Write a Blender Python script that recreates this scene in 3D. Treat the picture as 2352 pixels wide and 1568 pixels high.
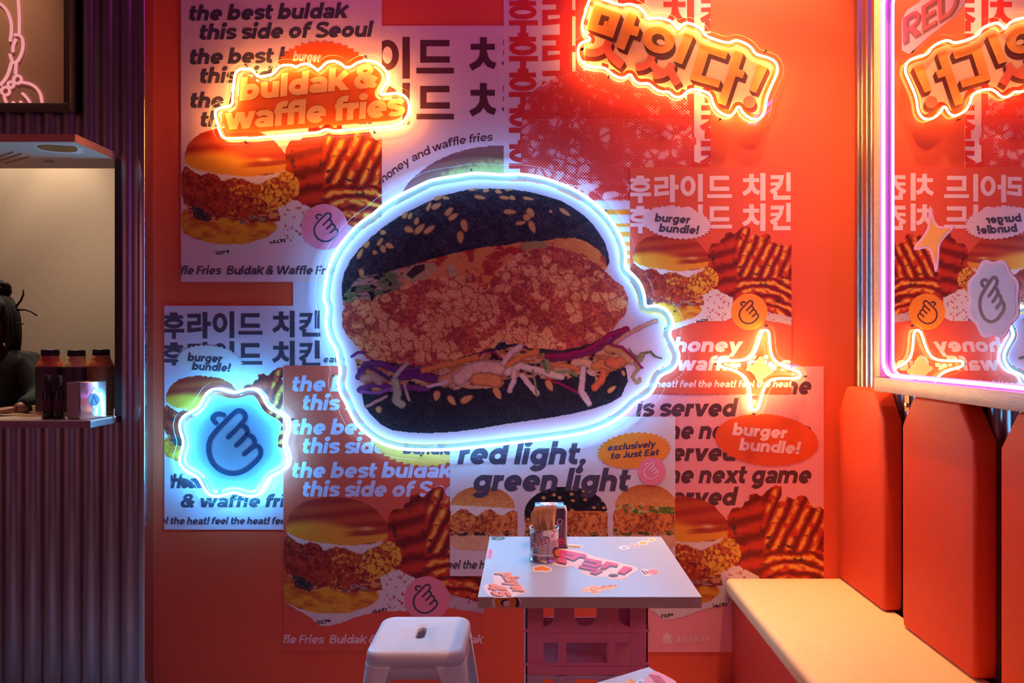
import bpy, bmesh, math, random
import numpy as np
from mathutils import Vector, Matrix

for _o in list(bpy.data.objects):
    bpy.data.objects.remove(_o)
SC = bpy.context.scene
COL = SC.collection
random.seed(7)

# ------------------------------------------------------------------ camera, world, light, exposure
F, CX, CY, EYE = 1669.0, 1215.0, 782.0, 1.437      # focal length in pixels, level line of sight, eye height
cam_data = bpy.data.cameras.new('camera')
cam = bpy.data.objects.new('camera', cam_data)
COL.objects.link(cam)
cam.location = (0, 0, EYE)
cam.rotation_euler = (math.radians(90), 0, 0)
cam_data.sensor_width = 36.0
cam_data.lens = 36.0 * F / 2352.0
cam_data.shift_x = -(CX - 1176.0) / 2352.0
cam_data.shift_y = (CY - 784.0) / 2352.0
cam_data.clip_start = 0.05
SC.camera = cam

SC.view_settings.view_transform = 'Standard'
SC.view_settings.look = 'None'
SC.view_settings.exposure = -0.15
SC.view_settings.gamma = 1.0
SC.view_settings.use_curve_mapping = False

world = bpy.data.worlds.new('dim_room')
SC.world = world
world.use_nodes = True
world.node_tree.nodes['Background'].inputs[0].default_value = (1.0, 0.17, 0.45, 1)
world.node_tree.nodes['Background'].inputs[1].default_value = 0.05

def lamp(name, kind, loc, energy, color, target=None, **kw):
    d = bpy.data.lights.new(name, kind)
    d.energy = energy
    d.color = color
    for k, v in kw.items():
        setattr(d, k, v)
    o = bpy.data.objects.new(name, d)
    COL.objects.link(o)
    o.location = loc
    if target is not None:
        o.rotation_euler = (Vector(target) - Vector(loc)).to_track_quat('-Z', 'Y').to_euler()
    return o

WARM = (1.0, 0.56, 0.19)
CREAM = (1.0, 0.80, 0.60)
# ceiling spot over the bench and the table
lamp('ceiling_spot', 'SPOT', (1.05, 2.58, 3.5), 300, WARM, (1.34, 2.76, 0.45), spot_size=math.radians(54), spot_blend=1.0, shadow_soft_size=0.025)
lamp('ceiling_spot', 'SPOT', (.92, 2.25, 3.5), 125, (1.0, .60, .30), (-.02, 2.25, 0.6), spot_size=math.radians(44), spot_blend=0.7, shadow_soft_size=0.02)
lamp('wall_washer', 'SPOT', (1.0, 2.74, 3.55), 125, (1.0, .72, .34), (.98, 3.03, 2.75), spot_size=math.radians(64), spot_blend=0.7, shadow_soft_size=0.03)
# soft fill light added above and behind the camera for front faces
lamp('front_fill', 'SPOT', (.4, -.7, 2.6), 44, (1.0, .44, .54), (.3, 2.05, .35), spot_size=math.radians(50), spot_blend=1.0, shadow_soft_size=0.25)
lamp('ceiling_spot', 'SPOT', (-.25, 1.35, 3.5), 40, (1.0, .62, .66), (-.05, 1.55, 0), spot_size=math.radians(46), spot_blend=0.8, shadow_soft_size=0.05)  # unseen spot added so the floor bounces fill onto low fronts
# spots of the kitchen behind the hatch
lamp('kitchen_spot', 'SPOT', (-2.52, 3.42, 2.86), 42, CREAM, (-2.52, 3.62, 1.6), spot_size=math.radians(80), spot_blend=0.6, shadow_soft_size=0.03)
lamp('kitchen_spot', 'SPOT', (-2.19, 3.46, 2.86), 20, CREAM, (-2.19, 3.62, 1.8), spot_size=math.radians(70), spot_blend=0.5, shadow_soft_size=0.03)
lamp('counter_spot', 'SPOT', (-2.15, 3.30, 2.86), 45, CREAM, (-2.1, 2.95, 1.1), spot_size=math.radians(80), spot_blend=0.6, shadow_soft_size=0.04)

lamp('picture_spot', 'SPOT', (-2.15, 2.45, 3.42), 22, (1.0, .68, .40), (-2.3, 2.93, 2.7), spot_size=math.radians(70), spot_blend=0.8, shadow_soft_size=0.05)
# unseen lamp added behind the camera to brighten what the steel reflects
lamp('rear_fill', 'SPOT', (-4.6, -.9, 3.3), 190, (1.0, .58, .70), (-5.0, -2.5, 1.0), spot_size=math.radians(120), spot_blend=0.8, shadow_soft_size=0.1)
lamp('purple_ceiling_tube', 'AREA', (-.35, 2.62, 3.5), 4, (.85, .05, .62), (-.35, 3.0, 2.4), shape='RECTANGLE', size=1.3, size_y=.03)

# ------------------------------------------------------------------ colour and materials
def lin(c):
    c = np.asarray(c, float) / 255.0
    return np.where(c <= 0.04045, c / 12.92, ((c + 0.055) / 1.055) ** 2.4)

MATS = {}
def mat(name, rgb, rough=0.6, metal=0.0, vary=0.06, scale=30.0, bump=0.0, spec=0.5, emit=0.0, emit_rgb=None, stretch=None, alpha=1.0, coat=0.0):
    if name in MATS:
        return MATS[name]
    m = bpy.data.materials.new(name)
    m.use_nodes = True
    nt = m.node_tree
    b = nt.nodes['Principled BSDF']
    c = lin(rgb)
    tc = nt.nodes.new('ShaderNodeTexCoord')
    src = tc.outputs['Object']
    if stretch:
        mp = nt.nodes.new('ShaderNodeMapping')
        mp.inputs['Scale'].default_value = stretch
        nt.links.new(src, mp.inputs['Vector'])
        src = mp.outputs['Vector']
    n = nt.nodes.new('ShaderNodeTexNoise')
    n.inputs['Scale'].default_value = scale
    n.inputs['Detail'].default_value = 4.0
    nt.links.new(src, n.inputs['Vector'])
    r = nt.nodes.new('ShaderNodeValToRGB')
    r.color_ramp.elements[0].position = 0.3
    r.color_ramp.elements[1].position = 0.7
    r.color_ramp.elements[0].color = (*(c * (1 - vary)), 1)
    r.color_ramp.elements[1].color = (*np.minimum(c * (1 + vary), 1), 1)
    nt.links.new(n.outputs['Fac'], r.inputs['Fac'])
    nt.links.new(r.outputs['Color'], b.inputs['Base Color'])
    b.inputs['Roughness'].default_value = rough
    b.inputs['Metallic'].default_value = metal
    b.inputs['Specular IOR Level'].default_value = spec
    b.inputs['Alpha'].default_value = alpha
    b.inputs['Coat Weight'].default_value = coat
    if bump:
        bp = nt.nodes.new('ShaderNodeBump')
        bp.inputs['Strength'].default_value = bump
        bp.inputs['Distance'].default_value = 0.002
        nt.links.new(n.outputs['Fac'], bp.inputs['Height'])
        nt.links.new(bp.outputs['Normal'], b.inputs['Normal'])
    if emit:
        b.inputs['Emission Color'].default_value = (*lin(emit_rgb or rgb), 1)
        b.inputs['Emission Strength'].default_value = emit
    MATS[name] = m
    return m

def glow(name, rgb_lin, strength):
    m = bpy.data.materials.new(name)
    m.use_nodes = True
    nt = m.node_tree
    nt.nodes.clear()
    e = nt.nodes.new('ShaderNodeEmission')
    o = nt.nodes.new('ShaderNodeOutputMaterial')
    e.inputs[0].default_value = (*rgb_lin, 1)
    e.inputs[1].default_value = strength
    nt.links.new(e.outputs[0], o.inputs[0])
    return m

def acrylic(name):
    m = bpy.data.materials.new(name)
    m.use_nodes = True
    nt = m.node_tree
    nt.nodes.clear()
    t = nt.nodes.new('ShaderNodeBsdfTransparent')
    g = nt.nodes.new('ShaderNodeBsdfGlossy')
    g.inputs['Roughness'].default_value = 0.03
    fc = nt.nodes.new('ShaderNodeLayerWeight')
    fc.inputs['Blend'].default_value = 0.25
    lw = nt.nodes.new('ShaderNodeMapRange')
    lw.inputs['To Min'].default_value = 0.03
    lw.inputs['To Max'].default_value = 0.22
    nt.links.new(fc.outputs['Facing'], lw.inputs['Value'])
    mx = nt.nodes.new('ShaderNodeMixShader')
    o = nt.nodes.new('ShaderNodeOutputMaterial')
    t.inputs[0].default_value = (0.96, 0.97, 0.97, 1)
    nt.links.new(lw.outputs[0], mx.inputs[0])
    nt.links.new(t.outputs[0], mx.inputs[1])
    nt.links.new(g.outputs[0], mx.inputs[2])
    nt.links.new(mx.outputs[0], o.inputs[0])
    return m

def printed(name, rough=0.55, dots=0.0, pitch=0.0088):
    """printed paper: colour attribute, optionally broken up by a halftone screen"""
    m = bpy.data.materials.new(name)
    m.use_nodes = True
    nt = m.node_tree
    b = nt.nodes['Principled BSDF']
    b.inputs['Roughness'].default_value = rough
    b.inputs['Specular IOR Level'].default_value = 0.3
    a = nt.nodes.new('ShaderNodeAttribute')
    a.attribute_name = 'ink'
    col = a.outputs['Color']
    if dots:
        v = halftone_nodes(nt, pitch)
        mr = nt.nodes.new('ShaderNodeMapRange')
        mr.inputs['From Min'].default_value = 0.25
        mr.inputs['From Max'].default_value = 0.75
        mr.inputs['To Min'].default_value = 1 - dots
        mr.inputs['To Max'].default_value = 1 + dots * 0.35
        nt.links.new(v, mr.inputs['Value'])
        mx = nt.nodes.new('ShaderNodeMix')
        mx.data_type = 'RGBA'
        mx.blend_type = 'MULTIPLY'
        mx.inputs['Factor'].default_value = 1.0
        nt.links.new(col, mx.inputs['A'])
        nt.links.new(mr.outputs[0], mx.inputs['B'])
        col = mx.outputs['Result']
    nt.links.new(col, b.inputs['Base Color'])
    cut_out(nt, a, b)
    return m

def cut_out(nt, a, b):
    g = nt.nodes.new('ShaderNodeMath')
    g.operation = 'GREATER_THAN'
    g.inputs[1].default_value = 0.5
    nt.links.new(a.outputs['Alpha'], g.inputs[0])
    nt.links.new(g.outputs[0], b.inputs['Alpha'])

def halftone_nodes(nt, pitch):
    tc = nt.nodes.new('ShaderNodeTexCoord')
    sx = nt.nodes.new('ShaderNodeSeparateXYZ')
    nt.links.new(tc.outputs['Object'], sx.inputs[0])
    k = 2 * math.pi / (pitch * math.sqrt(2))
    def ma(op, x, y):
        n = nt.nodes.new('ShaderNodeMath')
        n.operation = op
        for i, q in enumerate((x, y)):
            if q is None:
                continue
            if isinstance(q, (int, float)):
                n.inputs[i].default_value = q
            else:
                nt.links.new(q, n.inputs[i])
        return n.outputs[0]
    s = ma('SINE', ma('MULTIPLY', sx.outputs[0], k), None)
    t = ma('SINE', ma('MULTIPLY', sx.outputs[2], k), None)
    return ma('ADD', ma('MULTIPLY', ma('MULTIPLY', s, t), 0.5), 0.5)

def two_ink(name, a, b, pitch):
    """two-colour halftone: the tone attribute sets how wide the pale dots are"""
    m = bpy.data.materials.new(name)
    m.use_nodes = True
    nt = m.node_tree
    bs = nt.nodes['Principled BSDF']
    bs.inputs['Roughness'].default_value = 0.55
    bs.inputs['Specular IOR Level'].default_value = 0.3
    at = nt.nodes.new('ShaderNodeAttribute')
    at.attribute_name = 'ink'
    v = halftone_nodes(nt, pitch)
    ad = nt.nodes.new('ShaderNodeMath')
    ad.operation = 'ADD'
    nt.links.new(v, ad.inputs[0])
    nt.links.new(at.outputs['Fac'], ad.inputs[1])
    mr = nt.nodes.new('ShaderNodeMapRange')
    mr.inputs['From Min'].default_value = 0.93
    mr.inputs['From Max'].default_value = 1.07
    nt.links.new(ad.outputs[0], mr.inputs['Value'])
    mx = nt.nodes.new('ShaderNodeMix')
    mx.data_type = 'RGBA'
    mx.inputs['A'].default_value = (*lin(a), 1)
    mx.inputs['B'].default_value = (*lin(b), 1)
    nt.links.new(mr.outputs[0], mx.inputs['Factor'])
    nt.links.new(mx.outputs['Result'], bs.inputs['Base Color'])
    cut_out(nt, at, bs)
    return m

# ------------------------------------------------------------------ objects
BASE = {}
def tag(o, label=None, cat=None, group=None, kind=None):
    if label: o['label'] = label
    if cat: o['category'] = cat
    if group: o['group'] = group
    if kind: o['kind'] = kind
    return o

def thing(name, loc, label, cat, group=None):
    o = bpy.data.objects.new(name, None)
    o.empty_display_size = 0.05
    COL.objects.link(o)
    o.location = loc
    BASE[o.name] = Vector(loc)
    return tag(o, label, cat, group)

def mk(name, verts, faces, mats, parent=None, midx=None, smooth=False, label=None):
    """link one mesh; vertices are given in room coordinates"""
    V = np.array([tuple(v) for v in verts], float)
    if parent is not None:
        org = BASE[parent.name]
    else:
        lo, hi = V.min(0), V.max(0)
        org = Vector(((lo[0] + hi[0]) / 2, (lo[1] + hi[1]) / 2, lo[2]))
    me = bpy.data.meshes.new(name)
    me.from_pydata((V - np.array(org)).tolist(), [], [list(map(int, f)) for f in faces])
    if not isinstance(mats, (list, tuple)):
        mats = [mats]
    for m in mats:
        me.materials.append(m)
    if midx is not None:
        me.polygons.foreach_set('material_index', list(midx))
    if smooth:
        me.polygons.foreach_set('use_smooth', [True] * len(me.polygons))
    me.update()
    o = bpy.data.objects.new(name, me)
    COL.objects.link(o)
    if parent is not None:
        o.parent = parent
    else:
        o.location = org
    BASE[o.name] = Vector(org)
    if label:
        o['label'] = label
    return o

class MB:
    """collects shapes into one mesh"""
    def __init__(s):
        s.v, s.f, s.m = [], [], []
    def add(s, v, f, mi=0):
        k = len(s.v)
        s.v += [tuple(q) for q in v]
        s.f += [[i + k for i in q] for q in f]
        s.m += [mi] * len(f)
        return s
    def box(s, x0, x1, y0, y1, z0, z1, mi=0):
        v = [(x, y, z) for z in (z0, z1) for y in (y0, y1) for x in (x0, x1)]
        return s.add(v, [(0, 2, 3, 1), (4, 5, 7, 6), (0, 1, 5, 4), (2, 6, 7, 3), (0, 4, 6, 2), (1, 3, 7, 5)], mi)
    def tube(s, path, r, n=10, closed=False, mi=0, caps=True):
        P = [Vector(p) for p in path]
        N = len(P)
        rr = r if hasattr(r, '__len__') else [r] * N
        T = []
        for i in range(N):
            a = P[i - 1] if (closed or i > 0) else P[i]
            b = P[(i + 1) % N] if (closed or i < N - 1) else P[i]
            t = (b - a)
            T.append(t.normalized() if t.length > 1e-9 else Vector((0, 0, 1)))
        ref = Vector((0, 1, 0)) if abs(T[0].y) < 0.9 else Vector((1, 0, 0))
        vs = []
        for i in range(N):
            u = ref - T[i] * ref.dot(T[i])
            if u.length < 1e-6:
                u = T[i].orthogonal()
            u.normalize()
            w = T[i].cross(u)
            ref = u
            for k in range(n):
                a = 2 * math.pi * k / n
                vs.append(P[i] + (u * math.cos(a) + w * math.sin(a)) * rr[i])
        fs = []
        for i in range(N if closed else N - 1):
            j = (i + 1) % N
            for k in range(n):
                l = (k + 1) % n
                fs.append((i * n + k, i * n + l, j * n + l, j * n + k))
        if not closed and caps:
            fs.append(tuple(range(n - 1, -1, -1)))
            fs.append(tuple((N - 1) * n + k for k in range(n)))
        return s.add(vs, fs, mi)
    def lathe(s, prof, n=32, c=(0, 0, 0), mi=0, cap=True):
        vs, fs = [], []
        for r, z in prof:
            for k in range(n):
                a = 2 * math.pi * k / n
                vs.append((c[0] + r * math.cos(a), c[1] + r * math.sin(a), c[2] + z))
        m = len(prof)
        for i in range(m - 1):
            for k in range(n):
                l = (k + 1) % n
                fs.append((i * n + k, i * n + l, (i + 1) * n + l, (i + 1) * n + k))
        if cap:
            fs.append(tuple(range(n - 1, -1, -1)))
            fs.append(tuple((m - 1) * n + k for k in range(n)))
        return s.add(vs, fs, mi)
    def loft(s, loops, mi=0, cap0=True, cap1=True):
        n = len(loops[0])
        vs = [p for l in loops for p in l]
        fs = []
        for i in range(len(loops) - 1):
            for k in range(n):
                l = (k + 1) % n
                fs.append((i * n + k, i * n + l, (i + 1) * n + l, (i + 1) * n + k))
        if cap0: fs.append(tuple(range(n - 1, -1, -1)))
        if cap1: fs.append(tuple((len(loops) - 1) * n + k for k in range(n)))
        return s.add(vs, fs, mi)
    def build(s, name, mats, parent=None, smooth=False, label=None, bevel=0, seg=2):
        o = mk(name, s.v, s.f, mats, parent, s.m, smooth, label)
        if bevel:
            b = o.modifiers.new('bevel', 'BEVEL')
            b.width = bevel
            b.segments = seg
            b.limit_method = 'ANGLE'
            b.angle_limit = math.radians(35)
            o.data.polygons.foreach_set('use_smooth', [True] * len(o.data.polygons))
        return o

def smooth_by_angle(o, deg=40):
    me = o.data
    me.polygons.foreach_set('use_smooth', [True] * len(me.polygons))
    try:
        me.set_sharp_from_angle(angle=math.radians(deg))
    except Exception:
        pass

# ------------------------------------------------------------------ sight lines: where the ray of a pixel meets a real plane
def on_wall(depth):
    def p(x, y, lift=0.0):
        d = depth - lift
        return ((x - CX) / F * d, d, EYE - (y - CY) / F * d)
    return p
def on_level(z):
    def p(x, y, lift=0.0):
        h = EYE - (z + lift)
        d = h * F / (y - CY)
        return ((x - CX) / F * d, d, z + lift)
    return p
def on_side(X):
    def p(x, y, lift=0.0):
        q = X - lift
        d = q * F / (x - CX)
        return (q, d, EYE - (y - CY) / F * d)
    return p

# ------------------------------------------------------------------ flat print: polygons in pixel frame laid on a plane
def clip_poly(P, x0, y0, x1, y1):
    for ax, val, sg in ((0, x0, 1), (0, x1, -1), (1, y0, 1), (1, y1, -1)):
        Q = []
        n = len(P)
        for i in range(n):
            a, b = P[i], P[(i + 1) % n]
            da, db = (a[ax] - val) * sg, (b[ax] - val) * sg
            if da >= 0: Q.append(a)
            if (da > 0 > db) or (da < 0 < db):
                t = da / (da - db)
                Q.append((a[0] + (b[0] - a[0]) * t, a[1] + (b[1] - a[1]) * t))
        P = Q
        if len(P) < 3:
            return []
    return P

def flat(name, layers, proj, parent=None, clip=None, label=None):
    """layers: (polygons, material, lift in metres)"""
    mb = MB()
    mats = []
    for polys, m, lift in layers:
        if m not in mats: mats.append(m)
        mi = mats.index(m)
        for i, P in enumerate(polys):
            if clip: P = clip_poly(list(P), *clip)
            if len(P) < 3: continue
            l = lift + (i % 24) * 8e-6                       # overlapping strokes never share one plane
            mb.add([proj(x, y, l) for x, y in P], [tuple(range(len(P)))], mi)
    if not mb.f: return None
    return mb.build(name, mats, parent, label=label)

def slab(name, P, proj, thick, m, parent=None, lift=0.0, m_edge=None, label=None):
    """prism: outline P at lift+thick in front, lift at the back"""
    n = len(P)
    v = [proj(x, y, lift + thick) for x, y in P]
    ctr_back = [proj(x, y, lift + thick) for x, y in P]
    a = Vector(proj(P[0][0], P[0][1], lift + thick)); b = Vector(proj(P[0][0], P[0][1], lift))
    # straight prism along the plane normal
    nrm = plane_normal(proj)
    v += [tuple(Vector(q) - nrm * thick) for q in ctr_back]
    fs = [tuple(range(n)), tuple(range(2 * n - 1, n - 1, -1))]
    mi = [0, 0]
    for i in range(n):
        j = (i + 1) % n
        fs.append((i, i + n, j + n, j)); mi.append(1 if m_edge else 0)
    return mk(name, v, fs, [m, m_edge] if m_edge else [m], parent, mi, label=label)

def plane_normal(proj):
    a = Vector(proj(1500, 1000, 0)); b = Vector(proj(1500, 1000, 0.01))
    # direction of lift projected on an axis
    p = [Vector(proj(1500, 1000, 0)), Vector(proj(1600, 1000, 0)), Vector(proj(1500, 1100, 0))]
    n = (p[1] - p[0]).cross(p[2] - p[0]).normalized()
    return n if n.dot(b - a) > 0 else -n

# ------------------------------------------------------------------ strokes and lettering
def stroke(pts, w, closed=False):
    P = []
    for p in pts:
        v = Vector((p[0], p[1]))
        if not P or (v - P[-1]).length > 1e-4: P.append(v)
    n = len(P)
    L, R = [], []
    for i in range(n):
        if closed:
            d0 = (P[i] - P[i - 1]).normalized(); d1 = (P[(i + 1) % n] - P[i]).normalized()
        else:
            d0 = (P[i] - P[i - 1]).normalized() if i > 0 else None
            d1 = (P[i + 1] - P[i]).normalized() if i < n - 1 else None
            if d0 is None: d0 = d1
            if d1 is None: d1 = d0
        n0 = Vector((-d0.y, d0.x)); n1 = Vector((-d1.y, d1.x))
        m = n0 + n1
        if m.length < 0.2: m = n1.copy(); k = 1.0
        else:
            m.normalize(); k = min(1 / max(m.dot(n1), 0.35), 2.2)
        L.append(P[i] + m * (w / 2 * k)); R.append(P[i] - m * (w / 2 * k))
    out = []
    for i in range(n if closed else n - 1):
        j = (i + 1) % n
        out.append([tuple(L[i]), tuple(L[j]), tuple(R[j]), tuple(R[i])])
    return out

def arc(cx, cy, rx, ry, a0, a1, n=14):
    return [(cx + rx * math.cos(math.radians(a0 + (a1 - a0) * i / n)), cy + ry * math.sin(math.radians(a0 + (a1 - a0) * i / n))) for i in range(n + 1)]
def ring(cx, cy, rx, ry, w, n=22):
    return stroke(arc(cx, cy, rx, ry, 0, 360 - 360 / n, n - 1), w, True)
def disc(cx, cy, rx, ry=None, n=32, rot=0.0):
    ry = ry or rx
    c, s = math.cos(rot), math.sin(rot)
    out = []
    for i in range(n):
        a = 2 * math.pi * i / n
        x, y = rx * math.cos(a), ry * math.sin(a)
        out.append((cx + x * c - y * s, cy + x * s + y * c))
    return out
def zigzag(cx, cy, rx, ry, rot=0.0, teeth=38, amp=0.045):
    c, s = math.cos(rot), math.sin(rot)
    out = []
    for i in range(teeth * 2):
        a = math.pi * i / teeth
        k = 1 + (amp if i % 2 else -amp)
        x, y = rx * k * math.cos(a), ry * k * math.sin(a)
        out.append((cx + x * c - y * s, cy + x * s + y * c))
    return out
def bumpy(P, n=2):
    """Chaikin smoothing of a closed outline"""
    for _ in range(n):
        Q = []
        for i in range(len(P)):
            a, b = P[i], P[(i + 1) % len(P)]
            Q.append((a[0] * .75 + b[0] * .25, a[1] * .75 + b[1] * .25))
            Q.append((a[0] * .25 + b[0] * .75, a[1] * .25 + b[1] * .75))
        P = Q
    return P

def glyphs(wt):
    W = 35 * wt
    h = W / 2
    H = 27 * wt
    o_ = lambda cx=53: ring(cx, 50, 53 - h, 52 - h, W)
    stem = lambda x, y0, y1, w=None: stroke([(x, y0), (x, y1)], w or W)
    bar = lambda y, x0, x1, w=None: stroke([(x0, y), (x1, y)], w or H)
    dg = lambda a, b, w=None: stroke([a, b], w or W)
    arch = lambda x0, x1: stroke([(x0, 58)] + arc((x0 + x1) / 2, 58, (x1 - x0) / 2, 43 - h * .95, 180, 0, 12) + [(x1, 0)], W)
    r0 = h
    G = {}
    G['a'] = (stroke(arc(46, 63, 36, 38 - h * .9, 155, 0, 12) + [(82, 0)], W * .95) + ring(41, 29, 41 - h * .8, 31 - h * .8, W * .8), 102, 0, 101)
    G['b'] = (stem(r0, 0, 145) + o_(56), 112, -2, 145)
    G['c'] = (stroke(arc(53, 50, 53 - h, 52 - h, 48, 312, 18), W), 98, -2, 102)
    G['d'] = (stem(109 - h, 0, 145) + o_(53), 112, -2, 145)
    G['e'] = (stroke(arc(53, 50, 53 - h, 52 - h, 0, 318, 20), W) + bar(47, 18, 104, H * .85), 108, -2, 102)
    G['f'] = (stroke([(24, 0), (24, 108)] + arc(54, 108, 30, 37 - h, 180, 62, 8), W) + bar(86, 0, 66), 66, 0, 147)
    G['g'] = (o_(53) + stroke([(106 - h, 100), (106 - h, 2)] + arc(53, 2, 53 - h, 45 - h, 0, -150, 12), W), 112, -46, 101)
    G['h'] = (stem(r0, 0, 145) + arch(r0, 100 - h), 106, 0, 145)
    G['i'] = (stem(r0, 0, 100) + [disc(r0, 130, 21 * wt + 2, 20 * wt + 2, 18)], 41, 0, 155)
    G['j'] = (stroke([(24, 100), (24, -8)] + arc(-4, -8, 28, 20, 0, -90, 6), W) + [disc(24, 130, 21 * wt, 20 * wt, 18)], 48, -46, 155)
    G['k'] = (stem(r0, 0, 145) + dg((20, 38), (100, 112)) + dg((46, 66), (103, -12)), 104, 0, 145)
    G['l'] = (stem(r0, 0, 145), 41, 0, 145)
    G['m'] = (stem(r0, 0, 100) + arch(r0, 92 - h) + arch(92 - h, 166 - h), 172, 0, 102)
    G['n'] = (stem(r0, 0, 100) + arch(r0, 100 - h), 106, 0, 102)
    G['o'] = (o_(), 110, -2, 102)
    G['p'] = (stem(r0, -45, 100) + o_(56), 112, -45, 102)
    G['r'] = (stem(r0, 0, 100) + stroke([(r0, 56)] + arc(r0 + 42, 56, 42, 44 - h, 180, 88, 8), W), 66, 0, 102)
    G['s'] = (stroke([(84, 76)] + arc(46, 71, 34, 30 - h * .75, 35, 265, 12) + arc(46, 30, 36, 31 - h * .75, 80, -150, 12), W * .82), 88, -2, 102)
    G['t'] = (stroke([(26, 132), (26, 34)] + arc(54, 34, 28, 35 - h, 180, 290, 8), W) + bar(86, 0, 66), 70, -2, 132)
    G['u'] = (stroke([(r0, 100), (r0, 42)] + arc(51, 42, 51 - h, 44 - h, 180, 360, 12) + [(102 - h, 100)], W) + stem(102 - h, 0, 60), 107, -2, 100)
    G['v'] = (dg((10, 115), (58, -14)) + dg((96, 115), (48, -14)), 108, 0, 100)
    G['w'] = (dg((10, 112), (48, -14)) + dg((80, 112), (42, -14)) + dg((78, 112), (116, -14)) + dg((148, 112), (110, -14)), 160, 0, 100)
    G['x'] = (dg((6, 112), (98, -12)) + dg((98, 112), (6, -12)), 104, 0, 100)
    G['y'] = (dg((10, 115), (60, -12)) + dg((100, 118), (30, -58)), 108, -46, 100)
    c = 140
    G['A'] = (dg((10, -10), (66, 150)) + dg((130, -10), (74, 150)) + bar(40, 34, 106), 140, 0, c)
    G['B'] = (stem(r0, 0, c) + stroke([(r0, c - H / 2), (60, c - H / 2)] + arc(60, 105, 30, 35 - H / 2, 90, -90, 8) + [(r0, 70)], H) + stroke([(r0, 72), (66, 72)] + arc(66, 37, 36, 37 - H / 2, 90, -90, 8) + [(r0, H / 2)], H), 118, 0, c)
    G['D'] = (stem(r0, 0, c) + stroke([(r0, c - H / 2), (52, c - H / 2)] + arc(56, 70, 58, 70 - H / 2, 90, -90, 14) + [(r0, H / 2)], W * .9), 132, 0, c)
    G['E'] = (stem(r0, 0, c) + bar(c - H / 2, 0, 92) + bar(71, 0, 86) + bar(H / 2, 0, 92), 100, 0, c)
    G['F'] = (stem(r0, 0, c) + bar(c - H / 2, 0, 92) + bar(68, 0, 84), 94, 0, c)
    G['G'] = (stroke(arc(72, 70, 72 - h, 72 - h, 45, 350, 18), W) + bar(66, 76, 138), 146, -2, 142)
    G['I'] = (stem(r0, 0, c), 44, 0, c)
    G['J'] = (stroke([(74 - h, c), (74 - h, 46)] + arc(36, 46, 38 - h * .6, 46 - h, 0, -160, 10), W), 82, -2, c)
    G['M'] = (stem(r0, 0, c) + stem(150 - h, 0, c) + dg((12, 150), (77, 30)) + dg((140, 150), (73, 30)), 158, 0, c)
    G['N'] = (stem(r0, 0, c) + stem(124 - h, 0, c) + dg((8, 150), (116, -10)), 130, 0, c)
    G['R'] = (stem(r0, 0, c) + stroke([(r0, c - H / 2), (62, c - H / 2)] + arc(62, 98, 36, 42 - H / 2, 90, -90, 8) + [(r0, 56)], H) + dg((50, 64), (104, -12)), 116, 0, c)
    G['S'] = (stroke([(98, 110)] + arc(54, 102, 42, 39 - h * .8, 28, 265, 12) + arc(54, 38, 46, 40 - h * .8, 80, -152, 12), W * .88), 110, -2, 142)
    G['T'] = (stem(56, 0, c) + bar(c - H / 2, 0, 112), 116, 0, c)
    G['U'] = (stroke([(r0, c), (r0, 52)] + arc(60, 52, 60 - h, 54 - h, 180, 360, 12) + [(120 - h, c)], W), 126, -2, c)
    G['V'] = (dg((8, 154), (68, -14)) + dg((122, 154), (62, -14)), 132, 0, c)
    G['W'] = (dg((8, 152), (56, -14)) + dg((102, 152), (54, -14)) + dg((98, 152), (146, -14)) + dg((194, 152), (142, -14)), 204, 0, c)
    G['X'] = (dg((6, 154), (114, -14)) + dg((114, 154), (6, -14)), 122, 0, c)
    G['H'] = (stem(r0, 0, c) + stem(122 - h, 0, c) + bar(70, 0, 122), 128, 0, c)
    G['P'] = (stem(r0, 0, c) + stroke([(r0, c - H / 2), (62, c - H / 2)] + arc(62, 96, 38, 44 - H / 2, 90, -90, 8) + [(r0, 52)], H), 112, 0, c)
    G['4'] = (stem(78, 0, c) + dg((84, 150), (4, 34)) + bar(38, 0, 112), 116, 0, c)
    G['5'] = (bar(c - H / 2, 16, 96) + dg((24, c), (16, 70)) + stroke([(14, 80)] + arc(52, 46, 48 - h * .6, 48 - h * .8, 110, -150, 12), W * .9), 106, -2, c)
    G['6'] = (ring(54, 48, 52 - h, 48 - h, W) + stroke([(88, 132), (60, 126), (34, 96), (20, 50)], W), 108, -2, c)
    G['&'] = (ring(50, 106, 30, 24, W * .85) + ring(48, 42, 40, 32, W * .9) + dg((50, 60), (110, -2)) + dg((70, 12), (110, 66)), 120, -4, 142)
    G['!'] = (stroke([(24, c + 8), (22, 46)], W * 1.05) + [disc(22, 17, 19 * wt + 2, 18 * wt + 2, 16)], 48, -2, 145)
    G[','] = ([disc(22, 17, 20, 18, 16)] + dg((26, 14), (10, -26), 22), 46, -30, 40)
    G['.'] = ([disc(20, 16, 18, 17, 14)], 42, 0, 40)
    G['*'] = (dg((10, 60), (70, 100)) + dg((70, 60), (10, 100)) + dg((40, 50), (40, 112)), 84, 40, 112)
    out = {}
    for ch, (polys, adv, lo, hi) in G.items():
        q = [clip_poly(p, -60, lo, 400, hi) for p in polys]
        out[ch] = ([p for p in q if len(p) > 2], adv)
    return out
_GL = {}
def text_units(s, wt=1.0, track=4):
    if wt not in _GL: _GL[wt] = glyphs(wt)
    x, polys = 0.0, []
    for ch in s:
        if ch == ' ':
            x += 44; continue
        g, adv = _GL[wt][ch]
        polys += [[(px + x, py) for px, py in p] for p in g]
        x += adv + track
    return polys, x - track

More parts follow.
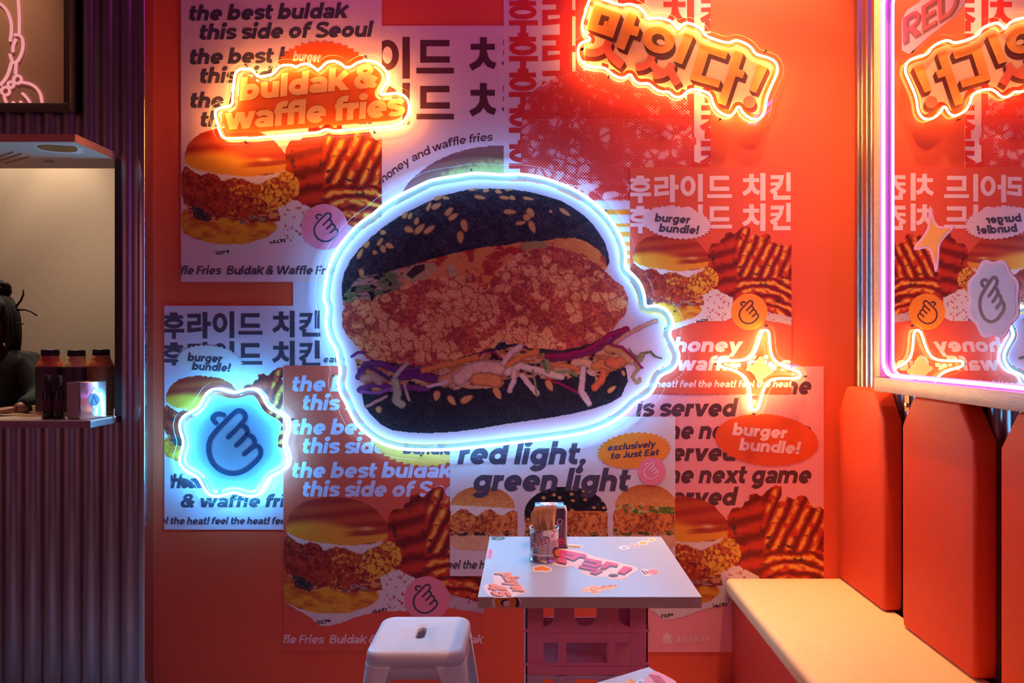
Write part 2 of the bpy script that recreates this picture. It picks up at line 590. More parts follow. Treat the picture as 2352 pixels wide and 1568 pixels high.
def text(s, x, yb, xh, x_end=None, slope=0.0, shear=0.21, wt=1.0, track=4):
    """polygons of a line of lettering: x, baseline yb, x-height xh in the pixel frame"""
    polys, width = text_units(s, wt, track)
    k = xh / 100.0
    kx = k if x_end is None else (x_end - x) / width
    out = []
    for P in polys:
        Q = []
        for gx, gy in P:
            X = x + kx * gx + shear * k * gy
            Q.append((X, yb - k * gy + slope * (X - x)))
        out.append(Q)
    return out

def text_affine(s, org, ux, uy, wt=1.0, shear=0.0, track=4):
    """lettering with its own axes: ux = step per 100 units along, uy = step per 100 units up"""
    polys, width = text_units(s, wt, track)
    out = []
    for P in polys:
        out.append([(org[0] + ux[0] * (gx + shear * gy) / 100 + uy[0] * gy / 100, org[1] + ux[1] * (gx + shear * gy) / 100 + uy[1] * gy / 100) for gx, gy in P])
    return out

def text_on_curve(s, path, xh, wt=0.8, shear=0.15, fit=True):
    polys, width = text_units(s, wt)
    P = [Vector(p) for p in path]
    cum = [0.0]
    for i in range(1, len(P)): cum.append(cum[-1] + (P[i] - P[i - 1]).length)
    k = xh / 100.0
    kx = cum[-1] / width if fit else k
    out = []
    for Q in polys:
        R = []
        for gx, gy in Q:
            t = (gx + shear * gy) * kx
            i = 0
            while i < len(P) - 2 and cum[i + 1] < t: i += 1
            d = (P[i + 1] - P[i]).normalized()
            q = P[i] + d * (t - cum[i])
            nrm = Vector((d.y, -d.x))
            q = q + nrm * (gy * k)
            R.append((q.x, q.y))
        out.append(R)
    return out

# Korean syllables in a grid taken from the photographed lettering (y grows downwards)
def korean():
    B = lambda x0, y0, x1, y1: [(x0, y0), (x1, y0), (x1, y1), (x0, y1)]
    K = {}
    K['hu'] = [B(155, 157, 222, 190), B(102, 182, 270, 212), B(100, 303, 282, 335), B(170, 335, 208, 392)] + ring(187, 252, 70, 30, 32)
    K['ra'] = [B(443, 152, 486, 388), B(486, 238, 517, 278)] + stroke([(310, 188), (412, 186), (412, 252), (326, 254), (326, 318), (436, 306)], 34)
    K['i'] = [B(683, 147, 725, 384)] + ring(598, 250, 47, 68, 37)
    K['deu'] = [B(762, 322, 975, 354)] + stroke([(950, 182), (802, 182), (802, 275), (952, 275)], 36)
    K['chi'] = [B(1218, 142, 1262, 378), B(1122, 148, 1162, 190), B(1070, 186, 1208, 220)] + stroke([(1142, 210), (1138, 262), (1112, 298), (1070, 322)], 38) + stroke([(1142, 225), (1154, 270), (1176, 300), (1210, 312)], 38)
    K['kin'] = [B(1440, 138, 1484, 300)] + stroke([(1306, 178), (1402, 178), (1390, 230), (1360, 275), (1306, 306)], 34) + stroke([(1306, 238), (1388, 234)], 28) + stroke([(1346, 302), (1346, 354), (1490, 354)], 36)
    return K
KOR = korean()
def hangul(word, x, y, k, slope=0.0, dx=0.0):
    """x, y: pixel place of grid point (100, 140); k: scale from grid to pixels"""
    out = []
    for g in word:
        for P in KOR[g]:
            out.append([(x + (px - 100) * k, y + (py - 140) * k + slope * (px - 100) * k) for px, py in P])
    return out
CHICKEN = ('hu', 'ra', 'i', 'deu', 'chi', 'kin')

# snapped-finger hand drawing, in the grid of the large badge
HAND = [
    ([(735, 695), (850, 582), (893, 530), (898, 490), (868, 452), (825, 446), (790, 468), (700, 560), (610, 650), (565, 715), (551, 790), (560, 870), (600, 950), (670, 1005), (750, 1032), (830, 1028), (905, 995), (960, 950), (1020, 890), (1041, 840), (1030, 790), (985, 765), (885, 850)], False),
    ([(850, 585), (890, 592), (915, 630), (912, 672), (810, 770)], False),
    ([(912, 672), (955, 685), (980, 720), (978, 762)], False),
    ([(695, 490), (645, 475), (600, 495), (588, 530), (622, 565)], False)]
def hand(cx, cy, k, w=42, flip=1, kx=None, style=None):
    out = []
    kx = kx or k
    for P, cl in HAND:
        Q = P
        for _ in range(2):
            R = [Q[0]]
            for i in range(len(Q) - 1):
                a, b = Q[i], Q[i + 1]
                R += [(a[0] * .75 + b[0] * .25, a[1] * .75 + b[1] * .25), (a[0] * .25 + b[0] * .75, a[1] * .25 + b[1] * .75)]
            Q = R + [Q[-1]]
        T = [(cx + flip * (x - 795) * kx, cy + (y - 742) * k) for x, y in Q]
        out += stroke(T, w * k)
        out += [disc(T[0][0], T[0][1], w * k / 2, None, 12), disc(T[-1][0], T[-1][1], w * k / 2, None, 12)]
    return out

# ------------------------------------------------------------------ outlines offset through a distance field
def in_poly(X, Y, P):
    inside = np.zeros(X.shape, bool)
    n = len(P)
    for i in range(n):
        x0, y0 = P[i]; x1, y1 = P[(i + 1) % n]
        if y0 == y1: continue
        c = ((y0 > Y) != (y1 > Y))
        inside ^= c & (X < (x1 - x0) * (Y - y0) / (y1 - y0) + x0)
    return inside
def seg_dist(X, Y, P, closed=True):
    d = np.full(X.shape, 1e9)
    n = len(P)
    for i in range(n if closed else n - 1):
        x0, y0 = P[i]; x1, y1 = P[(i + 1) % n]
        dx, dy = x1 - x0, y1 - y0
        L = dx * dx + dy * dy + 1e-12
        t = np.clip(((X - x0) * dx + (Y - y0) * dy) / L, 0, 1)
        d = np.minimum(d, (X - x0 - t * dx) ** 2 + (Y - y0 - t * dy) ** 2)
    return np.sqrt(d)
def offset(P, dist, step=3.0):
    xs = [p[0] for p in P]; ys = [p[1] for p in P]
    m = abs(dist) + 4 * step
    gx = np.arange(min(xs) - m, max(xs) + m, step); gy = np.arange(min(ys) - m, max(ys) + m, step)
    X, Y = np.meshgrid(gx, gy)
    D = seg_dist(X, Y, P)
    D = np.where(in_poly(X, Y, P), -D, D) - dist
    segs = {}
    def ip(i0, j0, i1, j1):
        a, b = D[j0, i0], D[j1, i1]
        t = a / (a - b)
        return (round(gx[i0] + (gx[i1] - gx[i0]) * t, 4), round(gy[j0] + (gy[j1] - gy[j0]) * t, 4))
    S = D < 0
    for j in range(len(gy) - 1):
        row = S[j].astype(int) + S[j + 1].astype(int)
        for i in range(len(gx) - 1):
            q = row[i] + row[i + 1]
            if q == 0 or q == 4: continue
            e = []
            if S[j, i] != S[j, i + 1]: e.append(ip(i, j, i + 1, j))
            if S[j, i + 1] != S[j + 1, i + 1]: e.append(ip(i + 1, j, i + 1, j + 1))
            if S[j + 1, i] != S[j + 1, i + 1]: e.append(ip(i, j + 1, i + 1, j + 1))
            if S[j, i] != S[j + 1, i]: e.append(ip(i, j, i, j + 1))
            for a, b in zip(e[::2], e[1::2]):
                segs.setdefault(a, []).append(b); segs.setdefault(b, []).append(a)
    best = []
    left = set(segs)
    while left:
        s = left.pop(); loop = [s]; cur = s
        while True:
            nx = [q for q in segs[cur] if q in left]
            if not nx: break
            cur = nx[0]; left.discard(cur); loop.append(cur)
        if len(loop) > len(best): best = loop
    return bumpy(best, 1)[::2]

# ------------------------------------------------------------------ noise for printed pictures
def _h(i, j, s):
    v = np.sin(i * 127.1 + j * 311.7 + s * 74.7) * 43758.5453
    return v - np.floor(v)
def vnoise(x, y, s=0):
    i, j = np.floor(x), np.floor(y)
    u, v = x - i, y - j
    u, v = u * u * (3 - 2 * u), v * v * (3 - 2 * v)
    return (_h(i, j, s) * (1 - u) + _h(i + 1, j, s) * u) * (1 - v) + (_h(i, j + 1, s) * (1 - u) + _h(i + 1, j + 1, s) * u) * v
def fbm(x, y, s=0, o=4):
    a, r, t = 0.5, 0, 0
    for k in range(o):
        r = r + a * vnoise(x, y, s + k); t += a
        x, y, a = x * 2.03, y * 2.03, a * .5
    return r / t
def worley(x, y, s=0):
    i, j = np.floor(x), np.floor(y)
    f1 = np.full(x.shape, 9.0); f2 = f1.copy(); cid = np.zeros(x.shape)
    for a in (-1, 0, 1):
        for b in (-1, 0, 1):
            px = i + a + _h(i + a, j + b, s); py = j + b + _h(i + a, j + b, s + 5)
            d = np.hypot(x - px, y - py)
            n = d < f1
            f2 = np.where(n, f1, np.minimum(f2, d)); cid = np.where(n, _h(i + a, j + b, s + 9), cid); f1 = np.where(n, d, f1)
    return f1, f2, cid
def mixc(a, b, t):
    t = np.clip(t, 0, 1)[..., None]
    return np.asarray(a) * (1 - t) + np.asarray(b) * t
def sst(a, b, x):
    t = np.clip((x - a) / (b - a), 0, 1)
    return t * t * (3 - 2 * t)

def picture(name, func, box, step, proj, m, parent, lift, clip=None, label=None):
    """print a picture function as a fine coloured mesh: func(X, Y) -> rgb 0..255, mask"""
    x0, y0, x1, y1 = box
    if clip:
        x0, y0, x1, y1 = max(x0, clip[0]), max(y0, clip[1]), min(x1, clip[2]), min(y1, clip[3])
    nx, ny = int((x1 - x0) / step) + 2, int((y1 - y0) / step) + 2
    gx, gy = np.linspace(x0, x1, nx), np.linspace(y0, y1, ny)
    X, Y = np.meshgrid(gx, gy)
    rgb, mask = func(X, Y)
    a = np.pad(mask.astype(float), 1, 'edge')
    a = (a[:-2] + 2 * a[1:-1] + a[2:]) / 4
    alpha = (a[:, :-2] + 2 * a[:, 1:-1] + a[:, 2:]) / 4
    near = np.pad(alpha, 1) > 0
    # spread the colour one step outwards so the cut edge keeps its ink
    w = np.pad(mask.astype(float), 1); cc = np.pad(rgb * mask[..., None], ((1, 1), (1, 1), (0, 0)))
    ws = sum(w[1 + i:w.shape[0] - 1 + i, 1 + j:w.shape[1] - 1 + j] for i in (-1, 0, 1) for j in (-1, 0, 1))
    cs = sum(cc[1 + i:cc.shape[0] - 1 + i, 1 + j:cc.shape[1] - 1 + j] for i in (-1, 0, 1) for j in (-1, 0, 1))
    rgb = np.where(mask[..., None], rgb, cs / np.maximum(ws, 1)[..., None])
    live = alpha > 0
    cells = live[:-1, :-1].astype(int) + live[1:, :-1] + live[:-1, 1:] + live[1:, 1:] >= 2
    jj, ii = np.nonzero(cells)
    base = jj * nx + ii
    quads = np.stack([base, base + nx, base + nx + 1, base + 1], 1)
    used, inv = np.unique(quads, return_inverse=True)
    quads = inv.reshape(-1, 4)
    P = np.array([proj(a, b, lift) for a, b in zip(X.ravel()[used], Y.ravel()[used])])
    o = mk(name, P, quads, m, parent, label=label)
    at = o.data.color_attributes.new('ink', 'FLOAT_COLOR', 'POINT')
    c = np.ones((len(used), 4), np.float32)
    c[:, :3] = lin(np.clip(rgb.reshape(-1, 3)[used], 0, 255))
    c[:, 3] = alpha.ravel()[used]
    at.data.foreach_set('color', c.ravel())
    return o

def Z(ox, oy, s, pts):
    return [(ox + x / s, oy + y / s) for x, y in pts]
# ------------------------------------------------------------------ the printed pictures
def food(to_grid):
    bun = bumpy([(35, 600), (60, 510), (130, 430), (250, 392), (400, 385), (550, 425), (640, 485), (690, 560), (698, 640), (660, 672), (500, 702), (350, 692), (200, 672), (90, 642)], 2)
    sauce = [(38, 610), (100, 640), (300, 680), (500, 690), (670, 660), (640, 695), (590, 715), (520, 752), (470, 738), (430, 712), (360, 706), (290, 732), (250, 686), (200, 676), (150, 694), (100, 664)]
    meat = bumpy([(35, 625), (100, 655), (220, 672), (290, 715), (400, 705), (510, 740), (640, 675), (730, 665), (778, 735), (775, 815), (700, 870), (640, 900), (480, 960), (300, 955), (100, 900), (30, 860)], 1)
    low = bumpy([(30, 890), (110, 940), (200, 980), (300, 950), (480, 985), (620, 975), (645, 1030), (560, 1092), (400, 1132), (200, 1122), (100, 1082), (30, 1052)], 1)
    paper = [(30, 1050), (200, 1152), (262, 1207), (350, 1202), (560, 1132), (700, 1115), (830, 1112), (900, 1085), (900, 920), (760, 850), (640, 870), (600, 1000)]
    paper2 = [(1040, 960), (1090, 1010), (1300, 1060), (1420, 1085), (1420, 1150), (1300, 1130), (1200, 1110), (1040, 1085)]
    fries = [(690, 525), (725, 472), (790, 462), (800, 430), (835, 420), (830, 382), (880, 370), (912, 392), (960, 350), (1012, 318), (1052, 330), (1045, 395), (1015, 440), (1050, 420), (1090, 395), (1130, 415), (1160, 385), (1210, 392), (1235, 430), (1262, 470), (1300, 455), (1345, 500), (1420, 470), (1420, 1090), (1300, 1062), (1180, 1040), (1040, 1000), (850, 905), (740, 850), (780, 760), (690, 660)]
    def fn(X, Y):
        gx, gy = to_grid(X, Y)
        rgb = np.zeros(X.shape + (3,)); mask = np.zeros(X.shape, bool)
        wx = gx + 14 * (fbm(gx / 40, gy / 40, 3) - .5); wy = gy + 14 * (fbm(gx / 40, gy / 40, 8) - .5)
        def put(P, c, warp=True):
            nonlocal rgb, mask
            k = in_poly(wx if warp else gx, wy if warp else gy, P)
            rgb = np.where(k[..., None], c, rgb); mask |= k
        # waffle fries: a fan of steep ridges above, bowed ridges below
        t = fbm(gx / 90, gy / 60, 11)
        up = np.sin((gx * .86 + gy * .40 + 30 * t) / 11.5)
        lowr = np.sin((gy * .95 - (gx - 1120) ** 2 / 900. + 60 * t) / 11.0)
        lft = np.sin((gy * .9 + gx * .25 + 40 * t) / 17)
        sel = sst(730, 770, gy + 25 * (t - .5)); sx = sst(900, 980, gx + 60 * (t - .5))
        r = (up * (1 - sel) + lowr * sel) * sx + (lft * .45 - .35) * (1 - sx)
        r = r * (0.55 + .9 * fbm(gx / 55, gy / 55, 21))
        c = mixc((120, 22, 26), (206, 52, 34), sst(-.9, .1, r))
        c = mixc(c, (248, 172, 66), sst(.25, .75, r) * sst(.30, .55, fbm(gx / 45, gy / 45, 31)) )
        c = mixc(c, (74, 40, 40), sst(.70, .78, fbm(gx / 38, gy / 30, 41)))
        put(fries, c)
        c = mixc((238, 214, 220), (205, 60, 70), sst(.66, .72, fbm(gx / 16, gy / 16, 51)) * sst(640, 700, gx))
        put(paper, c); put(paper2, mixc(c, (150, 90, 130), .35 + 0 * gx))
        # lower bun
        c = mixc((240, 166, 48), (205, 96, 40), sst(.35, .8, fbm(gx / 60, gy / 25, 61)))
        put(low, c)
        # fried chicken
        n1, n2, n3 = fbm(gx / 30, gy / 30, 71), fbm(gx / 11, gy / 11, 72), fbm(gx / 60, gy / 60, 73)
        f1, f2, cid = worley(gx / 48 + .6 * n1, gy / 44 + .6 * n2, 71)
        knob = sst(.0, .22, f2 - f1) * (.4 + .6 * cid)
        tone = sst(180, 720, gx) * .42 + .5 * n3 + .35 * knob - .15
        c = mixc((128, 30, 36), (196, 70, 46), sst(.3, .62, .6 * n2 + .4 * n1))
        c = mixc(c, (246, 178, 60), sst(.52, .72, tone + .35 * (n2 - .5)))
        c_meat = c
        put([(60, 880), (640, 880), (660, 985), (480, 992), (300, 962), (200, 990), (90, 950)], mixc((150, 48, 44), (232, 150, 96), sst(.45, .62, fbm(gx / 26, gy / 8, 83))))
        put(meat, c_meat)
        # lettuce under the chicken, at the left
        le = [(95, 885), (140, 885), (220, 950), (205, 992), (105, 962)]
        put(le, mixc((44, 52, 50), (150, 60, 90), sst(.5, .7, fbm(gx / 12, gy / 12, 81))))
        for cx_, cy_, rx_ in ((480, 955, 26), (540, 970, 22), (420, 985, 24)):
            put(disc(cx_, cy_, rx_, 14), mixc((90, 40, 50), (230, 190, 180), fbm(gx / 14, gy / 14, 82)))
        put(sauce, np.asarray((244, 216, 222)) * np.ones(X.shape + (1,)))
        # top bun: dark crown with streaks, golden rim
        v = (gy - 385) / 310 + .10 * np.sin(gx / 130)
        st = .5 + .5 * np.sin((gy + .10 * (gx - 380) + 14 * fbm(gx / 80, gy / 40, 91)) / 14.)
        c = mixc((176, 46, 40), (205, 76, 44), st)
        c = mixc(c, (246, 158, 52), sst(.5, .72, v))
        c = mixc(c, (176, 60, 40), sst(.45, .75, st) * sst(380, 520, gx) * sst(.5, .6, v) * (1 - sst(.85, .95, v)))
        c = mixc(c, (252, 214, 150), np.exp(-((gx - 560) / 45) ** 2 - ((gy - 590) / 12) ** 2) * .8)
        put(bun, c)
        # little marks on the wrapping paper
        for (a, b_) in ((285, 1180), (640, 1110)):
            k = (np.abs(gx - a) < 48) & (np.abs(gy - b_ + .15 * (gx - a)) < 11) & (np.sin(gx / 3.6) + np.sin(gy / 3) > -.4)
            rgb = np.where((k & mask)[..., None], (56, 36, 48), rgb)
        return rgb, mask
    return fn

def small_burger(kind, cx, cy, w, h):
    """colour photograph of a burger printed on the pale poster; kind: gold, black, green"""
    def fn(X, Y):
        u, v = (X - cx) / w, (Y - cy) / h                       # about -0.5 .. 0.5
        wu = u + .035 * (fbm(u * 14, v * 14, 5) - .5); wv = v + .045 * (fbm(u * 14, v * 14, 6) - .5)
        rgb = np.zeros(X.shape + (3,)); mask = np.zeros(X.shape, bool)
        def put(k, c):
            nonlocal rgb, mask
            rgb = np.where(k[..., None], c, rgb); mask |= k
        n = fbm(u * 22, v * 22, 9)
        if kind == 'black':
            cb = mixc((26, 22, 30), (80, 70, 84), sst(.55, .8, n))
        else:
            cb = mixc((214, 128, 66), (238, 168, 100), sst(.2, .8, fbm(u * 60, v * 60, 2))); cb = mixc(cb, (186, 86, 44), sst(-.2, -.5, v) * .7)
        # base
        k = (np.abs(u) < .46 - .9 * np.maximum(v - .40, 0)) & (v > .22) & (v < .5)
        base = cb if kind == 'black' else mixc((240, 196, 164), (214, 150, 112), n)
        put(k & (((np.abs(u) / .47) ** 4 + (np.maximum(v - .3, 0) / .2) ** 4) < 1), base)
        # slaw
        st = np.sin((wu * 1.6 + wv * 3.5 + .5 * n) * 55)
        cs = mixc((150, 60, 50), (232, 150, 74), sst(-.6, .5, st)); cs = mixc(cs, (232, 196, 160), sst(.75, .95, np.sin((wu * 3 - wv * 2) * 40 + 4 * n)))
        cs = mixc(cs, (60, 30, 50) if kind == 'gold' else (70, 84, 40), sst(.55, .62, fbm(u * 12, v * 20, 15)))
        put((np.abs(wu) < .50) & (wv > .12) & (wv < .27), cs)
        # chicken
        m1, m2 = fbm(u * 16, v * 15, 3), fbm(u * 42, v * 40, 4)
        cm = mixc((158, 66, 38), (234, 142, 72), sst(.34, .62, .5 * m1 + .5 * m2))
        cm = mixc(cm, (120, 44, 32), sst(.60, .70, fbm(u * 24, v * 10, 7)) * .7)
        put(((wu / .5) ** 4 + ((wv - .02) / .19) ** 4) < 1, cm)
        # dressing
        if kind == 'gold':
            put((np.abs(wu) < .44) & (wv > -.22) & (wv < -.10 - .05 * np.sin(wu * 17)), np.asarray((240, 222, 220)) * np.ones(X.shape + (1,)))
        elif kind == 'green':
            cg = mixc((222, 110, 60), (96, 116, 44), sst(.45, .55, fbm(u * 13, v * 18, 25)))
            cg = mixc(cg, (190, 200, 120), sst(.62, .68, fbm(u * 18, v * 22, 27)))
            put((np.abs(wu) < .46) & (wv > -.24) & (wv < -.06), cg)
        else:
            put((np.abs(wu - .1) < .33) & (wv > -.24) & (wv < -.10), mixc((214, 84, 40), (236, 140, 70), n))
        # crown
        edge = -.18 + (.06 * u if kind != 'black' else .10 * np.abs(u) * (u < 0) + .02)
        k = ((u / .47) ** 2 + ((v + .16) / .34) ** 2 < 1) & (v < edge) if kind != 'black' else ((u / .5) ** 2 + ((v + .10) / .40) ** 2 < 1) & (v < -.12 + .55 * np.maximum(-u - .15, 0))
        put(k, cb)
        if kind == 'black':
            f1, f2, cid = worley(u * 9, v * 9, 33)
            put(k & (f1 < .2) & (cid > .45), np.asarray((220, 150, 90)) * np.ones(X.shape + (1,)))
        return rgb, mask
    return fn

def pink_burger(X, Y):
    """large two-ink burger on the poster under the Korean lettering: returns tone"""
    u, v = (X - 1395) / 200, (Y - 325) / 165
    wu = u + .06 * (fbm(X / 26, Y / 26, 4) - .5); wv = v + .07 * (fbm(X / 26, Y / 26, 5) - .5)
    dome = (wu ** 2 + ((wv + .02) / 1.0) ** 2 < 1) & (wv < -.1)
    body = (np.abs(wu) ** 3 + np.abs(wv) ** 3 < .95)
    strand = (np.abs(Y - (352 - (X - 1545) * .55)) < 9) & (X > 1530) & (X < 1600)
    slaw = (wv > .60) & (wv < .92) & (np.abs(wu) < 1.15)
    f1, f2, _ = worley(X / 26, Y / 24, 14)
    tone = .36 + .46 * sst(.40, .62, fbm(X / 24, Y / 22, 16)) * sst(.0, .3, f2 - f1)
    tone = np.where(dome & (v < -.32), .02 + .6 * sst(.64, .7, fbm(X / 13, Y / 13, 18)), tone)
    tone = np.where(slaw, .15 + .8 * sst(.45, .6, fbm(X / 30 + Y / 40, Y / 14, 19)), tone)
    m = dome | body | strand | slaw
    return np.repeat((tone * 255)[..., None], 3, 2), m

def olive_dome(X, Y):
    u, v = (X - 1150) / 250, (Y - 520) / 186
    r = u * u + v * v
    n = fbm(X / 9, Y / 9, 2)
    c = mixc((152, 92, 84), (196, 176, 110), sst(.75, .55, r + .25 * (n - .5)))
    c = mixc(c, (150, 84, 92), sst(.82, .95, r))
    return c, r + .03 * (n - .5) < 1

# hero burger -------------------------------------------------------------------------------
A_ = lambda p: Z(720, 370, 4, p)
B_ = lambda p: Z(1040, 370, 4, p)
C_ = lambda p: Z(720, 690, 4, p)
D_ = lambda p: Z(1040, 690, 4, p)
HB_TOP = A_([(262, 1250), (258, 1150), (285, 1020), (345, 900), (425, 800), (530, 700), (650, 600), (800, 500), (1000, 398), (1180, 318), (1400, 265), (1600, 252), (1800, 256), (2000, 285), (2200, 340)]) + B_([(1000, 365), (1100, 425), (1200, 495), (1280, 570), (1345, 660), (1400, 750), (1432, 860), (1440, 935), (1412, 962), (1405, 890), (1330, 810), (1230, 740), (1130, 706), (950, 712), (850, 732), (620, 740), (500, 772), (300, 790), (100, 826)]) + A_([(1280, 850), (1100, 895), (950, 940), (800, 985), (600, 1040), (450, 1055), (380, 1100), (320, 1180)])
HB_SAUCE = A_([(268, 1330), (275, 1240), (330, 1150), (375, 1070), (450, 1020), (600, 1010), (800, 960), (950, 910), (1100, 860), (1280, 810)]) + B_([(300, 760), (620, 710), (950, 690), (1130, 690), (1260, 730), (1340, 800), (1420, 880), (1425, 960), (1390, 1010), (1200, 1000), (400, 1250)]) + A_([(1500, 1200), (900, 1250), (400, 1330)])
HB_MEAT = A_([(262, 1420), (285, 1310), (400, 1268), (530, 1290), (600, 1235), (760, 1180), (860, 1130), (1000, 1090), (1100, 1080), (1280, 1068), (1450, 1036), (1520, 1130), (1580, 1190)]) + B_([(345, 1100), (420, 1000), (520, 915), (600, 850), (740, 806), (880, 786), (1000, 800), (1150, 850), (1290, 920), (1390, 1000), (1470, 1085), (1562, 1150), (1602, 1230), (1612, 1320), (1572, 1420), (1500, 1500)]) + D_([(1480, 250), (1380, 330), (1280, 390), (1150, 430), (1000, 455), (800, 448), (700, 430), (600, 400), (500, 405), (450, 360), (380, 435), (200, 485)]) + C_([(1450, 490), (1300, 545), (1150, 585), (1000, 605), (850, 590), (700, 565), (500, 540), (410, 430), (330, 345), (270, 260), (262, 100)])
HB_SLAW = C_([(380, 530), (480, 560), (620, 590), (750, 600), (1000, 610), (1300, 540), (1500, 490), (1700, 455), (1850, 420), (2050, 470)]) + D_([(800, 480), (870, 500), (1100, 500), (1350, 400), (1500, 400), (1640, 560), (1560, 620), (1450, 650), (1350, 780), (1285, 800), (1310, 700), (1170, 640), (1150, 700), (1000, 720), (850, 720), (600, 700), (500, 720), (430, 790), (300, 810), (100, 800)]) + C_([(1300, 820), (1200, 790), (1050, 800), (900, 820), (750, 830), (450, 850), (425, 810), (470, 760), (420, 690)])
HB_LOW = C_([(440, 830), (465, 960), (520, 1040), (620, 1140), (720, 1190), (900, 1215), (1100, 1216), (1300, 1205), (1500, 1180)]) + D_([(500, 1132), (800, 1090), (1100, 1040), (1300, 990), (1450, 940), (1550, 880), (1580, 800), (1612, 740), (1590, 620), (1500, 560), (800, 480)]) + C_([(1500, 480), (800, 560)])
SEEDS = [(540, 842, 26, 26, 0, 0)]
_sd = lambda o, L: [(o[0] + x / 4, o[1] + y / 4, l / 8, w / 8, math.radians(a)) for x, y, l, w, a in L]
SEEDS = _sd((720, 370), [(565, 838, 50, 44, 0), (640, 655, 58, 48, 0), (490, 765, 80, 46, -50), (428, 850, 110, 40, -62), (612, 740, 96, 34, -56), (640, 808, 78, 54, 70), (700, 778, 84, 52, 25), (840, 495, 74, 44, -60), (888, 502, 70, 38, -66), (948, 550, 74, 44, -74), (878, 630, 92, 58, 20), (975, 622, 130, 58, -45), (1064, 628, 128, 50, -36), (1060, 415, 98, 34, -66), (1130, 412, 104, 50, -25), (1245, 462, 104, 54, -48), (1284, 510, 110, 50, -32), (1386, 592, 122, 66, 75), (1350, 698, 118, 64, 88), (1530, 332, 112, 38, 10), (1146, 338, 90, 34, -20), (1216, 338, 72, 32, 8), (1586, 270, 64, 36, -10), (1700, 280, 70, 40, 15), (1760, 335, 112, 34, 6), (1830, 338, 64, 44, 30), (1975, 344, 110, 30, 10), (1805, 466, 126, 46, 3), (1995, 475, 100, 66, 55), (1962, 518, 74, 66, 0), (1905, 568, 98, 38, -8), (2010, 605, 126, 58, 68), (2310, 468, 124, 42, 35), (2180, 462, 34, 28, 40), (442, 1030, 92, 50, 80), (1800, 262, 90, 20, -4), (1470, 262, 90, 20, -8)])
SEEDS += _sd((720, 690), [(600, 1002, 66, 56, 80), (1132, 874, 98, 64, 100), (1270, 918, 110, 56, 52), (1408, 905, 130, 62, -28), (1690, 850, 130, 64, 62), (2168, 780, 120, 60, 62)])
SEEDS += _sd((1040, 690), [(1460, 815, 100, 44, -38), (1568, 668, 60, 30, 70)])
WHT, PUR, MAG, ORA, GRN, PKW = (232, 196, 184), (120, 50, 118), (158, 24, 84), (226, 130, 70), (146, 150, 104), (236, 190, 190)
